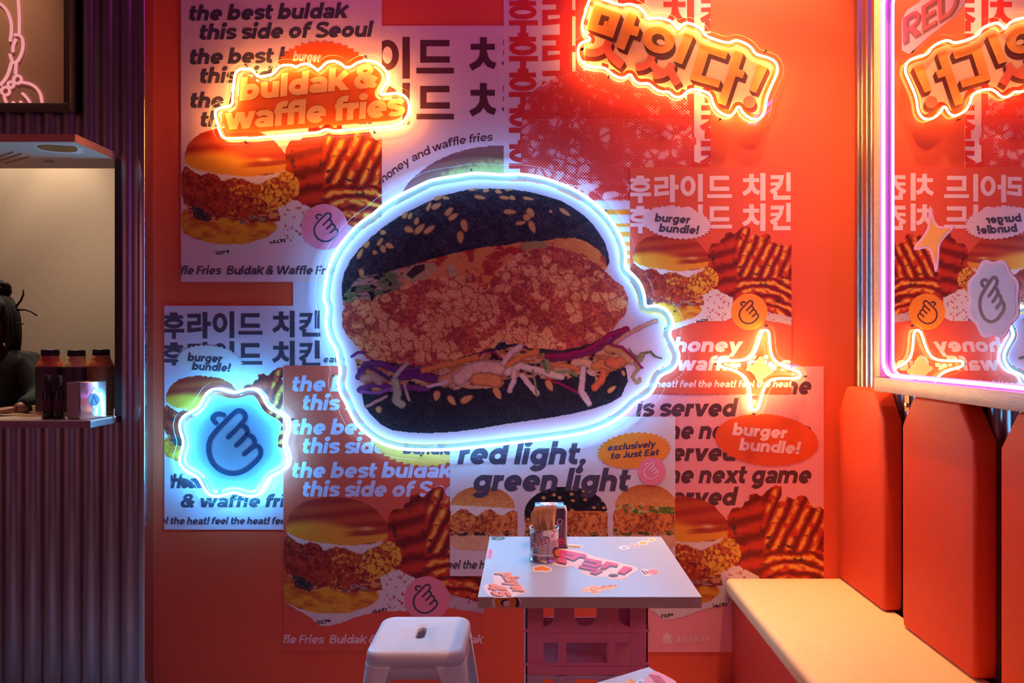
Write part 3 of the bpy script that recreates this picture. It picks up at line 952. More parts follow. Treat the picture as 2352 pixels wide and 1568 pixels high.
STRANDS = [(C_([(410, 700), (480, 590), (620, 580), (760, 640), (980, 640)]), 15, PUR), (C_([(420, 640), (500, 600), (640, 680), (720, 740)]), 9, (90, 40, 100)),
           (C_([(430, 820), (560, 770), (700, 800), (900, 800), (1050, 815)]), 14, PUR), (C_([(440, 840), (600, 850), (740, 800)]), 8, (150, 84, 160)), (C_([(780, 700), (940, 680), (1100, 720), (1190, 735)]), 21, (112, 40, 110)), (C_([(460, 720), (540, 700), (610, 740)]), 20, (196, 140, 128)),
           (C_([(480, 975), (560, 935), (670, 880)]), 7, (204, 140, 140)), (C_([(352, 510), (400, 480), (470, 480)]), 7, PUR),
           (C_([(1010, 640), (1150, 600), (1300, 570), (1500, 520)]), 15, ORA), (C_([(1200, 740), (1300, 700), (1380, 640)]), 30, (228, 148, 100)),
           (C_([(1050, 790), (1150, 770), (1230, 745)]), 9, PKW), (C_([(720, 740), (780, 660), (860, 575)]), 10, (206, 172, 170)), (C_([(750, 740), (770, 850), (760, 920), (810, 955)]), 20, (188, 168, 142)), (C_([(830, 760), (860, 860), (880, 915)]), 7, (206, 160, 160)),
           (C_([(1340, 720), (1420, 650), (1560, 610), (1700, 620)]), 34, (232, 180, 160)), (C_([(1500, 720), (1600, 720), (1680, 740)]), 32, (232, 142, 90)), (C_([(1520, 510), (1560, 475), (1660, 475), (1730, 530)]), 4.5, MAG),
           (C_([(1740, 580), (1820, 470), (1900, 420)]), 13, PKW), (C_([(1780, 600), (1900, 520), (2050, 465)]), 14, ORA), (C_([(1780, 660), (1900, 600), (2060, 640), (2280, 700)]), 16, WHT),
           (C_([(1840, 640), (1840, 740), (1800, 830)]), 12, PKW), (C_([(1920, 690), (1980, 770), (2050, 850)]), 14, PKW), (C_([(2010, 640), (2040, 780), (2050, 880)]), 5, GRN), (C_([(2110, 500), (2150, 560), (2150, 640)]), 12, GRN), (C_([(2090, 560), (2140, 620)]), 6, (110, 120, 70)),
           (D_([(860, 515), (1050, 500), (1200, 470), (1330, 400), (1450, 310), (1600, 262)]), 13, MAG), (D_([(900, 545), (1100, 530), (1300, 470), (1420, 400), (1540, 310)]), 10, (130, 30, 90)), (D_([(1490, 385), (1600, 310), (1700, 260), (1800, 210), (1870, 185)]), 10, (214, 140, 120)),
           (D_([(920, 590), (1060, 600), (1150, 630)]), 10, ORA), (D_([(860, 725), (980, 760), (1150, 850)]), 7, MAG), (D_([(1200, 600), (1190, 720), (1180, 830), (1250, 945)]), 15, PKW), (D_([(1120, 570), (1220, 565), (1290, 600)]), 18, (234, 176, 140)), (D_([(1360, 560), (1400, 620), (1370, 730), (1300, 800)]), 16, (232, 110, 66)),
           (D_([(1310, 600), (1370, 580), (1440, 600)]), 22, ORA), (D_([(1440, 560), (1500, 580), (1550, 560)]), 26, (226, 110, 70)), (D_([(1420, 440), (1540, 470), (1640, 560)]), 16, (206, 140, 90)), (D_([(1450, 405), (1560, 430), (1660, 520), (1740, 620)]), 6, MAG),
           (D_([(1620, 440), (1660, 500), (1730, 530), (1760, 480), (1820, 470), (1860, 520), (1920, 530)]), 5, (122, 104, 74)), (D_([(1720, 540), (1740, 500)]), 14, (160, 130, 90)), (D_([(1680, 580), (1710, 630), (1650, 700), (1690, 760), (1725, 740), (1720, 715)]), 7, (176, 130, 92)),
           (D_([(960, 660), (1060, 650), (1140, 690)]), 7, GRN), (D_([(1240, 640), (1270, 680), (1290, 650)]), 4, PKW)]

def hero(X, Y):
    rgb = np.zeros(X.shape + (3,)); mask = np.zeros(X.shape, bool)
    wx = X + 7 * (fbm(X / 9, Y / 9, 3) - .5); wy = Y + 7 * (fbm(X / 9, Y / 9, 8) - .5)
    def put(k, c, edge=True):
        nonlocal rgb, mask
        rgb = np.where(k[..., None], c, rgb)
        mask |= k
    n = .5 * fbm(X / 2.6, Y / 2.6, 1, 3) + .3 * fbm(X / 18, Y / 14, 4) + .12
    black = mixc((34, 28, 40), (78, 62, 80), sst(.35, .7, n))
    black = mixc(black, (150, 120, 140), sst(.68, .78, fbm(X / 2.6, Y / 2.6, 5, 2)) * sst(.42, .62, fbm(X / 40, Y / 30, 6)) * .55)
    put(in_poly(X + 2 * (n - .5), Y + 2 * (n - .5), HB_LOW), mixc(black, (14, 18, 34), .35 + 0 * X))
    put(in_poly(X, Y, C_([(480, 560), (700, 500), (1450, 400)]) + D_([(500, 380), (1300, 380), (1380, 560), (500, 700)]) + C_([(1300, 760), (480, 700)])), black)
    # sauce and leaves between crown and chicken
    f = fbm(X / 22, Y / 16, 12)
    sc = mixc((200, 58, 50), (244, 146, 84), sst(.38, .56, f))
    sc = mixc(sc, (252, 196, 150), sst(.72, .78, fbm(X / 12, Y / 8, 14)) * .7)
    lf = mixc((214, 150, 150), (120, 130, 84), sst(.42, .52, fbm(X / 20, Y / 7, 15)))
    lf = mixc(lf, (40, 26, 40), sst(.60, .66, fbm(X / 14, Y / 9, 16)))
    sc = mixc(sc, lf, sst(960, 900, X + 60 * (f - .5)))
    put(in_poly(wx, wy, HB_SAUCE), sc)
    slab_ = [((980, 905 / 4 + 370), 0)]
    for P, c in ((A_([(800, 1060), (900, 960), (1020, 930), (1110, 930), (1150, 985), (980, 1120), (880, 1110)]), (206, 166, 116)), (A_([(850, 1040), (930, 960), (1020, 945), (1020, 1000), (900, 1080)]), (74, 46, 52)), (A_([(1220, 960), (1270, 940), (1320, 1010), (1310, 1065), (1250, 1050)]), (214, 176, 130)), (B_([(640, 750), (760, 730), (870, 735), (876, 785), (760, 800), (640, 825)]), (184, 150, 92)), (A_([(590, 1130), (700, 1150), (820, 1110), (780, 1170), (650, 1190)]), (150, 130, 96)), (A_([(380, 1190), (560, 1160), (540, 1190), (380, 1225)]), (128, 112, 84)), (A_([(275, 1320), (300, 1280), (420, 1255), (400, 1285), (300, 1340)]), (110, 140, 80))):
        put(in_poly(X, Y, P), np.asarray(c) * (.8 + .4 * n[..., None]))
    put(in_poly(X + 3 * (n - .5), Y + 4 * (n - .5), HB_TOP), black)
    # crumbed chicken: knobbly clusters with deep red cracks
    na, nb, nc = fbm(X / 30, Y / 26, 45, 3), fbm(X / 9, Y / 8, 46, 3), fbm(X / 4, Y / 4, 47, 3)
    f1, f2, cid = worley(X / 26 + .9 * na + .25 * nb, Y / 22 + .9 * nb, 41)
    g1, g2, gid = worley(X / 8 + .5 * nc, Y / 7.4 + .5 * nc, 44)
    clump = sst(.0, .26, f2 - f1)
    crumb = .45 * clump + .35 * sst(.0, .35, g2 - g1) + .5 * (nc - .35)
    big = fbm(X / 62, Y / 46, 43, 3)
    sel = sst(.40, .54, big + .30 * (cid - .5) - .18 * (1 - clump))
    c = mixc((156, 52, 56), (200, 92, 66), sst(.35, .65, .5 * nb + .5 * nc))
    c = mixc(c, mixc((196, 88, 62), (246, 172, 118), sst(.2, .95, crumb)), sel)
    c = mixc(c, (126, 40, 48), (1 - sst(.0, .07, f2 - f1)) * .55 * sst(.42, .58, nb))
    c = mixc(c, (252, 196, 140), sst(.62, .72, fbm(X / 2.8, Y / 2.8, 48, 2)) * .5 * sel)
    c = mixc(c, (250, 190, 150), sst(.72, .8, fbm(X / 2.2, Y / 2.2, 49, 2)) * .6 * (1 - sel))
    c = c * (.95 + .36 * fbm(X / 40, Y / 34, 50))[..., None]
    put(in_poly(wx, wy, HB_MEAT), c)
    # shadow-dark gaps and slaw
    put(in_poly(wx, wy, HB_SLAW), mixc(mixc((200, 110, 70), (228, 166, 130), sst(.4, .6, fbm(X / 20, Y / 9, 55))), (44, 26, 42), sst(.58, .66, fbm(X / 16, Y / 9, 56))))
    for P, w, col in STRANDS:
        d = seg_dist(wx * .5 + X * .5, wy * .5 + Y * .5, P, False)
        k = d < w / 2 * (.85 + .3 * fbm(X / 12, Y / 12, 57))
        sh = np.asarray(col) * (1.06 - .30 * sst(.55, 1.0, d / (w / 2)) + .22 * (fbm(X / 6, Y / 6, 58) - .5))[..., None]
        put(k, sh)
    for cx_, cy_, a, b, rot in SEEDS:
        dx, dy = X - cx_, Y - cy_
        u = (dx * math.cos(rot) + dy * math.sin(rot)) / a
        v = (-dx * math.sin(rot) + dy * math.cos(rot)) / (b * (1 - .25 * u))
        r = u * u + v * v
        put(r < 1, mixc((232, 160, 104), (190, 98, 60), sst(.45, 1, r)))
    return rgb, mask

# ------------------------------------------------------------------ materials used in the room
M_wall = mat('painted_wall', (232, 84, 54), .62, vary=.03, scale=120)
M_paper = mat('pale_paper', (236, 190, 204), .6, vary=.02)
M_paper_lilac = mat('lilac_paper', (224, 196, 222), .6, vary=.02)
M_paper_red = mat('red_paper', (228, 80, 60), .6, vary=.02)
M_paper_coral = mat('coral_paper', (244, 150, 158), .6, vary=.02)
M_paper_white = mat('white_paper', (226, 206, 216), .6, vary=.02)
M_ink = mat('dark_ink', (76, 62, 84), .55, vary=.05)
M_ink_wine = mat('wine_ink', (92, 42, 54), .55, vary=.05)
M_ink_pale = mat('pale_ink', (246, 198, 206), .55, vary=.02)
M_ink_lav = mat('lavender_ink', (216, 196, 232), .55, vary=.02)
M_ink_red = mat('red_ink', (216, 46, 46), .55, vary=.04)
M_orange = mat('orange_ink', (246, 140, 44), .55, vary=.03)
M_badge_red = mat('badge_red', (236, 84, 34), .55, vary=.03)
M_badge_pink = mat('badge_pink', (238, 128, 158), .55, vary=.03)
M_badge_green = mat('badge_green', (244, 176, 84), .55, vary=.03)
M_print = printed('halftone_print', dots=.34, pitch=.0078)
M_photo = printed('photo_print')
M_two = two_ink('two_ink_print', (222, 52, 48), (244, 176, 190), .0092)
M_dome = printed('dome_print', dots=.25, pitch=.0078)

WALL_D, WALL_L, WALL_R = 3.03, -1.60, 1.345
# ------------------------------------------------------------------ the room
def structure(o):
    o['kind'] = 'structure'
    return o
structure(MB().box(WALL_L, WALL_R + .06, WALL_D, WALL_D + .10, 0, 3.6).build('wall_back', M_wall))
M_floor = mat('floor_vinyl', (160, 132, 136), .45, vary=.15, scale=6)
structure(MB().box(-9.0, 1.55, -2.6, 3.95, -.06, 0).build('floor', M_floor))
structure(MB().box(-9.0, 1.55, -2.60, -2.54, 0, 3.6).build('wall_rear', mat('rear_plaster', (200, 150, 160), .8)))
M_steel = mat('corrugated_steel', (176, 168, 172), .30, 1.0, vary=.10, scale=9, stretch=(6, 6, .5))
M_steel_trim = mat('bright_trim', (205, 200, 205), .2, 1.0, vary=.08, scale=20, stretch=(3, 3, .4))

def corrugated(mb, a0, a1, z0, z1, place, pitch, amp, phase=0.0, n=14):
    """sheet of rolled metal: ribs run upright; place(a, h, z) -> point"""
    m = int((a1 - a0) / pitch * n) + 1
    rows = [z0, z1]
    vs, fs = [], []
    for z in rows:
        for i in range(m + 1):
            a = a0 + (a1 - a0) * i / m
            t = math.cos(2 * math.pi * (a / pitch + phase))
            h = amp * math.tanh(1.7 * t) / math.tanh(1.7)
            vs.append(place(a, h, z))
    for i in range(m):
        fs.append((i, i + 1, m + 2 + i, m + 1 + i))
    mb.add(vs, fs)

FAC = 2.97
PITCH = 44.7 / F * FAC
ph = -((720 / 2.5 - CX) / F * FAC) / PITCH
front = lambda a, h, z: (a, FAC - h, z)
mb = MB()
CT = 1.13
corrugated(mb, -3.2, -1.578, 0, CT - .012, front, PITCH, .0085, ph)
corrugated(mb, -1.668, -1.578, CT - .012, 2.19, front, PITCH, .0085, ph)
corrugated(mb, -3.2, -1.578, 2.19, 3.5, front, PITCH, .0085, ph)
o = mb.build('wall_left', M_steel, smooth=True)
structure(o)
o = MB().box(-1.592, -1.566, FAC - .012, WALL_D, 0, 3.5).build('trim_1', M_steel_trim, bevel=.004)
structure(o)
M_jamb = mat('hatch_jamb', (52, 44, 48), .5, vary=.1)
structure(MB().box(-1.690, -1.664, FAC - .006, 3.12, CT, 2.176).build('trim_2', M_jamb))
M_linen = mat('linen_board', (206, 184, 160), .8, vary=.10, scale=260, bump=.25)
structure(MB().box(-4.0, -1.56, 3.70, 3.76, 0, 3.0).build('wall_kitchen', M_linen))
structure(MB().box(-1.655, -1.605, 3.03, 3.70, 0, 2.95).build('wall_partition', M_jamb))
structure(MB().box(-4.0, -1.605, 3.01, 3.76, 2.95, 3.0).build('ceiling', M_jamb))

# right wall: corrugated metal behind mirror and back cushions
RW = 1.364
mb = MB()
corrugated(mb, .2, WALL_D - .004, 0, 3.5, lambda a, h, z: (RW - h, a, z), .0795, .0085, .1)
o = mb.build('wall_right', M_steel, smooth=True)
structure(o)
structure(MB().box(RW + .012, RW + .05, .2, WALL_D, 0, 3.5).build('wall_right_panel', M_jamb))

# ------------------------------------------------------------------ posters
def poster(name, rect, lift, m, label, bottom_slope=0):
    x0, y0, x1, y1 = rect
    pr = on_wall(WALL_D)
    P = [(x0, y0), (x1, y0), (x1, y1), (x0, y1)]
    loc = pr((x0 + x1) / 2, y1, lift)
    t = thing(name, loc, label, 'poster', 'burger posters pasted on the red wall')
    slab('paper', P, pr, .0008, m, t, lift=lift)
    return t, on_wall(WALL_D - lift - .0008), rect

def badge_text(t, pr, clip, polys, m, outline=None, mo=None, lift=.0009, name='badge'):
    if outline:
        flat(name, [([outline], mo, lift)], pr, t, clip)
    flat('badge_lettering', [(polys, m, lift + .0003)], pr, t, clip)

g9 = lambda X, Y: ((X - 640) * 2.761, (Y - 1000) * 2.761)
g1 = lambda X, Y: g9(X + 234, Y + 847.6)
g7 = lambda X, Y: g9(891.7 + (X - 1672.8) / .955, 1119.5 + (Y - 1118) / .96)
g5 = lambda X, Y: g9(891.7 + (X - 1627.6) / .745, 1224.6 + (Y - 601) / .762)
g10 = lambda X, Y: g5(X + 1072, Y - 325)

# P2 -- behind the left one
t, pr, R = poster('poster', (860, 59, 1157, 760), .0004, M_paper, 'pink poster with large dark Korean letters and a curved honey slogan')
flat('lettering', [(hangul(('i', 'deu', 'chi'), 1157 - (1480 - 100) * .405 + 90, 82, .405, 0), M_ink_wine, .0003), (hangul(('i', 'deu', 'chi'), 1157 - (1480 - 100) * .405 + 90, 187.5, .405, 0), M_ink_wine, .0003)], pr, t, (877, 59, 1141, 760))
flat('lettering', [(hangul(('kin',), 1153 - 1200 * .405, 82, .405), M_ink_wine, .0003), (hangul(('kin',), 1153 - 1200 * .405, 187.5, .405), M_ink_wine, .0003)], pr, t, (1145, 59, 1157, 760))
cpath = [(858, 444)] + Z(860, 0, 3.734, [(75, 1568), (140, 1522), (235, 1450), (330, 1388), (430, 1340), (540, 1290), (660, 1252), (790, 1228), (900, 1214), (1010, 1206)])
flat('lettering', [(text_on_curve('hot honey and waffle fries', [(848, 455)] + cpath, 13.5, wt=.72), M_ink_wine, .0003)], pr, t, (878, 59, 1157, 760))
picture('burger_picture', olive_dome, (860, 330, 1157, 640), 3, pr, M_dome, t, .0002, (877, 59, 1157, 760))
# P3 -- lilac sheet behind the big burger
t, pr, R = poster('poster', (673, 640, 1010, 846), .0006, M_paper_lilac, 'lilac poster mostly hidden behind the left edge of the big burger sign')
flat('lettering', [(text('the heat! feel', 690, 832.5, 11.5, wt=.95), M_ink, .0003)], pr, t, (738, 640, 1010, 846))
# P4 -- red Korean columns and a two-ink burger
t, pr, R = poster('poster', (1157, -30, 1632, 560), .0002, M_paper, 'tall pink poster with repeated red Korean words and a red halftone burger')
L = []
for i in range(6):
    L += hangul(CHICKEN, 1169, -13 + 82.2 * i, .366)
flat('lettering', [(L, M_ink_red, .0003)], pr, t, (1157, -30, 1632, 470))
flat('lettering', [([[(1286, -30), (1314, -30), (1314, 250), (1286, 250)], [(1322, -30), (1340, -30), (1340, 200), (1322, 200)]], M_ink_red, .0003)], pr, t)
picture('burger_picture', pink_burger, (1185, 150, 1632, 492), 2.6, pr, M_two, t, .0007, (1157, -30, 1632, 560))
flat('colour_field', [([[(1372, 300), (1632, 383), (1632, 560), (1250, 560), (1250, 470)]], M_ink_red, .0005)], pr, t)
# P6 -- striped sheet
t, pr, R = poster('poster', (1310, 461, 1450, 660), .0022, M_paper_lilac, 'lilac and orange striped poster between the big burger sign and the red poster')
L = []
for y0, y1 in ((370, 445), (490, 572), (603, 648), (692, 742), (782, 822), (862, 892), (942, 975)):
    L.append((y0, y1))
bars = []
for (a, b), (c, d) in zip(L[:-1], L[1:]):
    bars.append([(1310, 370 + b / 4), (1450, 370 + b / 4), (1450, 370 + c / 4), (1310, 370 + c / 4)])
flat('stripes', [(bars, M_orange, .0003)], pr, t)
# P1 -- top left
t, pr, R = poster('poster', (415.5, -30, 877, 647), .0016, M_paper, 'large upper left poster with dark slanted slogans above a halftone burger')
sl = -.018
L = []
for yb, xa, xb in ((48, 431, 455), (148, 432.5, 456), (248, 434, 457)):
    L += text('the best buldak', xa, yb, 25.5, xa + 364, slope=sl)
    L += text('this side of Seoul', xb, yb + 43.5, 25.5, xb + 398, slope=sl)
flat('lettering', [(L, M_ink, .0005)], pr, t, R)
picture('burger_picture', food(g1), (410, 280, 880, 600), 2.4, pr, M_print, t, .0002, R)
flat('lettering', [(text('Waffle Fries', 362, 630, 14.2, 506, wt=.85) + text('Buldak & Waffle Fries', 520, 630, 14.2, 781, wt=.85), M_ink, .0005)], pr, t, R)
badge_text(t, pr, R, hand(749, 522, .112, 38), M_ink, disc(745.5, 521, 53), M_badge_pink)
badge_text(t, pr, R, text('burger', 672, 140, 17, 735, slope=.05), M_ink_pale, zigzag(742, 165, 105, 70, .05), M_badge_red)
# P10 -- left
t, pr, R = poster('poster', (377.5, 702, 742, 1216), .0012, M_paper_lilac, 'lower left lilac poster with dark Korean words above the blue badge sign')
flat('lettering', [(hangul(CHICKEN, 376.5, 713, .2585) + hangul(CHICKEN, 376.5, 782, .2585), M_ink, .0003)], pr, t, (377.5, 702, 738, 839))
picture('burger_picture', food(g10), (370, 840, 700, 1060), 2.6, pr, M_print, t, .0002, (377.5, 702, 650, 1216))
flat('lettering', [(text('hot honey', 336, 1121, 23, 520) + text('honey', 392.5, 1121, 23, 497) + text('& waffle fries', 415, 1164.5, 21.5, 703), M_ink, .0005)], pr, t, (392, 702, 650, 1216))
flat('lettering', [(text('feel the heat! feel the heat! feel the heat!', 347, 1203.5, 11.6, 756, wt=.95), M_ink, .0005)], pr, t, (377.5, 702, 650, 1216))
badge_text(t, pr, R, text('burger', 430, 828.5, 13.5, 509, slope=.055) + text('bundle!', 440, 849, 13.5, 528, slope=.055), M_ink, zigzag(482, 829, 74, 36, .1), M_paper_white)
# P9 -- lower middle
t, pr, R = poster('poster', (651, 840, 1112, 1495), .0024, M_paper_red, 'red poster with pale lavender slogans behind the white stool')
L = []
for yb in (898.5, 997.6, 1097):
    L += text('the best buldak', 667.5, yb, 25.5, 1035)
    L += text('this side of Seoul', 691.5, yb + 43.2, 25.5, 1092)
flat('lettering', [(L, M_ink_lav, .0002)], pr, t, R)
picture('burger_picture', food(g9), (645, 1105, 1120, 1450), 2.4, pr, M_print, t, .0004, R)
flat('lettering', [(text('Waffle Fries', 597, 1477, 14, 742, wt=.85) + text('Buldak & Waffle Fries', 756, 1477, 14, 1019, wt=.85) + text('Buldak &', 1034, 1477, 14, 1128, wt=.85), M_ink_pale, .0005)], pr, t, R)
badge_text(t, pr, R, hand(977, 1375, .112, 38), M_ink, disc(980.5, 1375, 52), M_badge_pink)
badge_text(t, pr, R, text('bundle!', 925, 1042, 17, 1048, slope=.02), M_ink, zigzag(970, 1010, 112, 60, .06), M_badge_green)
# P7 -- lower right
t, pr, R = poster('poster', (1400, 841, 1892, 1497), .0012, M_paper_coral, 'coral poster with dark slanted slogans about the next game beside the bench')
L = []
for yb in (905.5, 1007.8, 1109.5):
    L += text('the next game', 1512, yb, 29.5, 1861)
    L += text('is served', 1460, yb + 50.6, 29.5, 1689)
flat('lettering', [(L, M_ink_wine, .0002)], pr, t, R)
picture('burger_picture', food(g7), (1440, 1110, 1900, 1450), 2.4, pr, M_print, t, .0005, R)
badge_text(t, pr, R, text('burger', 1681.5, 998.5, 20, 1806, slope=.07) + text('bundle!', 1697, 1033.5, 20, 1836, slope=.07), M_ink_pale, zigzag(1761, 1010, 119, 59, .09, 60, .012), M_badge_red)
house = Z(1440, 1100, 3.35, [(270, 1215), (282, 1205), (282, 1192), (296, 1188), (310, 1180), (350, 1213), (338, 1222), (342, 1264), (322, 1266), (318, 1228), (312, 1228), (314, 1266), (304, 1266), (300, 1230), (290, 1230), (292, 1264), (278, 1264), (280, 1224)])
flat('emblem', [([house] + text('JUST EAT', 1551, 1474.5, 8.9, 1629.5, wt=.72, shear=.1), M_ink_pale, .0005)], pr, t, R)
# P5 -- right, red with pale letters
t, pr, R = poster('poster', (1447, 384, 1818, 905), .0030, M_paper_red, 'red poster with pale pink Korean words and a burger bundle badge near the corner')
flat('lettering', [(hangul(CHICKEN, 1446.8, 398.5, .268, -.006) + hangul(CHICKEN, 1446.8, 468.5, .268, -.006), M_ink_pale, .0002)], pr, t, (1447.5, 384, 1816, 905))
picture('burger_picture', food(g5), (1440, 510, 1825, 760), 2.2, pr, M_print, t, .0004, R)
flat('lettering', [(text('hot honey', 1452, 808, 24, 1701) + text('& waffle fries', 1510, 851, 24, 1812), M_ink_pale, .0002)], pr, t, R)
flat('lettering', [(text('the heat! feel the heat! feel the heat!', 1468, 889.3, 11.6, 1824, wt=.95), M_ink_pale, .0002)], pr, t, R)
badge_text(t, pr, R, text('burger', 1503, 508.5, 13.5, 1584, slope=.06) + text('bundle!', 1512.5, 532, 13.5, 1604, slope=.06), M_ink, zigzag(1554.5, 511, 79, 37, .12), M_paper)
badge_text(t, pr, R, hand(1720, 717, .090, 40), M_ink_wine, disc(1721, 716, 42), M_orange)
# P8 -- in front, red light green light
t, pr, R = poster('poster', (1033.5, 957, 1551, 1322.5), .0046, M_paper_white, 'pale wide poster behind the table showing three burgers in a row')
for kind, cx_, cy_, w_, h_ in (('gold', 1108, 1190, 160, 148), ('black', 1300, 1192, 190, 150), ('green', 1484, 1188, 152, 152)):
    picture('burger_picture', small_burger(kind, cx_, cy_, w_, h_), (cx_ - w_ * .6, cy_ - h_ * .56, cx_ + w_ * .6, cy_ + h_ * .56), 1.8, pr, M_photo, t, .0002, R)
flat('lettering', [(text('red light,', 1050, 1066, 37, 1346) + text('green light', 1084, 1127.5, 37, 1443), M_ink, .0005)], pr, t, R)
flat('lettering', [(text('feel the heat! feel the heat!', 1018, 1306, 14, 1290, wt=.85), M_ink, .0005)], pr, t, R)
badge_text(t, pr, R, text('exclusively', 1394.5, 1035.5, 10.6, 1505, slope=-.085) + text('to Just Eat', 1402, 1054, 10.6, 1513, slope=-.085), M_ink, zigzag(1456, 1034.5, 83, 41, -.1, 34), M_orange)
badge_text(t, pr, R, hand(1496, 1081, .066, 42), M_ink_pale, disc(1497, 1082, 32), M_badge_pink, lift=.0017)
# ------------------------------------------------------------------ neon signs
G_WARM = glow('neon_warm', (1.0, .42, .085), 125)
G_WARM2 = glow('neon_warm_star', (1.0, .58, .18), 105)
G_BLUE = glow('neon_blue', (.15, .54, 1.0), 92)
G_BLUE2 = glow('neon_cyan', (.06, .52, 1.0), 240)
G_PURPLE = glow('neon_purple', (.62, .10, 1.0), 18)
M_clear = acrylic('clear_acrylic')
M_rim = mat('acrylic_rim', (230, 232, 235), .25, vary=.02, alpha=.45)
def silicone(name, rgb_lin, strength, clear):
    m = glow(name, rgb_lin, strength)
    nt = m.node_tree
    e = [n for n in nt.nodes if n.type == 'EMISSION'][0]
    o = [n for n in nt.nodes if n.type == 'OUTPUT_MATERIAL'][0]
    t = nt.nodes.new('ShaderNodeBsdfTransparent')
    mx = nt.nodes.new('ShaderNodeMixShader')
    mx.inputs[0].default_value = clear
    nt.links.new(e.outputs[0], mx.inputs[1])
    nt.links.new(t.outputs[0], mx.inputs[2])
    nt.links.new(mx.outputs[0], o.inputs[0])
    return m
M_sil_warm = silicone('silicone_warm', (.95, .24, .02), .85, .2)
M_sil_blue = silicone('silicone_blue', (.26, .60, .90), .95, .15)
M_sil_pur = mat('silicone_purple', (240, 180, 230), .4, vary=.02, emit=.25, emit_rgb=(225, 110, 235))
M_screw = mat('dark_screw', (60, 52, 52), .35, .8)

PLATE_D = 3.008      # front face of the clear plate
TUBE_D = 2.993
def neon_sign(name, label, tube, plate_off, glow_m, sil_m, screws, r=.0044, panel=None, panel_off=-12, plate=None, smooth_n=2, flange=.012):
    T = bumpy(tube, smooth_n)
    ctr = (sum(p[0] for p in T) / len(T), max(p[1] for p in T))
    t = thing(name, on_wall(PLATE_D)(*ctr), label, 'neon sign')
    pl = plate or offset(T, plate_off)
    slab('clear_backplate', pl, on_wall(PLATE_D + .004), .004, M_clear, t, m_edge=M_rim)
    pr = on_wall(TUBE_D)
    path = [pr(x, y) for x, y in T]
    MB().tube(path, r, 10, True).build('neon_tube', glow_m, t, smooth=True)
    # silicone body under the tube: a low wall that follows it
    mb = MB()
    n = len(T)
    w = r * .7
    area = sum(T[i - 1][0] * T[i][1] - T[i][0] * T[i - 1][1] for i in range(n))
    sg = 1 if area > 0 else -1
    vs = []
    for i in range(n):
        a, b = Vector(path[i - 3]), Vector(path[(i + 3) % n])
        d = (b - a).normalized()
        nr = Vector((d.z, 0, -d.x)) * sg                    # towards the inside of the outline
        p = Vector(path[i])
        for k, f in ((nr * w, flange), (-nr * w, w)):
            q = p + k
            vs.append((q.x, TUBE_D + .001, q.z))
            q = p + k.normalized() * f
            vs.append((q.x, PLATE_D - .0002, q.z))
    fs = []
    for i in range(n):
        j = (i + 1) % n
        fs += [(4 * i, 4 * i + 1, 4 * j + 1, 4 * j), (4 * i + 2, 4 * j + 2, 4 * j + 3, 4 * i + 3)]
    mb.add(vs, fs)
    mb.build('silicone_base', sil_m, t)
    for x, y in screws:
        p = on_wall(PLATE_D)(x, y)
        mb = MB()
        m = Matrix.Rotation(math.radians(90), 4, 'X')
        prof = [(.0001, -.004), (.0045, -.0035), (.0045, 0), (.0032, .0005), (.0032, .0158)]
        k = MB().lathe(prof, 12)
        mb.add([(p[0] + v[0], p[1] + v[2], p[2] + v[1]) for v in k.v], k.f)
        mb.build('screw', M_screw, t, smooth=True)
    pan = None
    if panel:
        pan = offset(T, panel_off)
        slab('printed_panel', pan, on_wall(PLATE_D - .0002), .003, panel, t)
    return t, T, pan, on_wall(PLATE_D - .0034)

# 1 -- buldak and waffle fries
tb = Z(440, 60, 4, [(380, 640), (388, 520), (402, 430), (440, 394), (540, 392), (575, 425), (610, 466), (700, 455), (755, 438), (795, 378), (850, 355), (930, 360), (960, 378), (1010, 350), (1080, 345), (1130, 385), (1160, 408), (1200, 375), (1240, 330), (1310, 318), (1370, 338), (1410, 382), (1470, 376), (1520, 335), (1600, 313), (1690, 325), (1760, 375), (1800, 440), (1795, 510), (1760, 570), (1722, 628), (1800, 625), (1900, 612), (1970, 650), (2003, 720), (1992, 810), (1950, 880), (1870, 915), (1700, 930), (1500, 946), (1300, 966), (1235, 944), (1170, 978), (1060, 985), (900, 1000), (700, 1015), (540, 1032), (500, 1025), (300, 1037), (265, 990), (240, 900), (215, 820), (222, 765), (290, 745), (375, 733)])
t, T, pan, pr = neon_sign('neon_sign', 'warm yellow neon sign reading buldak and waffle fries at upper left', tb, 14, G_WARM, M_sil_warm, Z(440, 60, 4, [(497, 357), (1598, 280), (1678, 970), (493, 1062)]), panel=mat('panel_red', (236, 92, 36), .5, vary=.03), panel_off=-13)
M_let = mat('letter_peach', (250, 184, 128), .5, vary=.03)
flat('lettering', [(text('buldak &', 550, 232, 37, 865, slope=-.105, shear=.06, wt=1.08) + text('waffle fries', 516, 299, 39, 926, slope=-.083, shear=.06, wt=1.0, track=0), M_let, .0004)], pr, t)

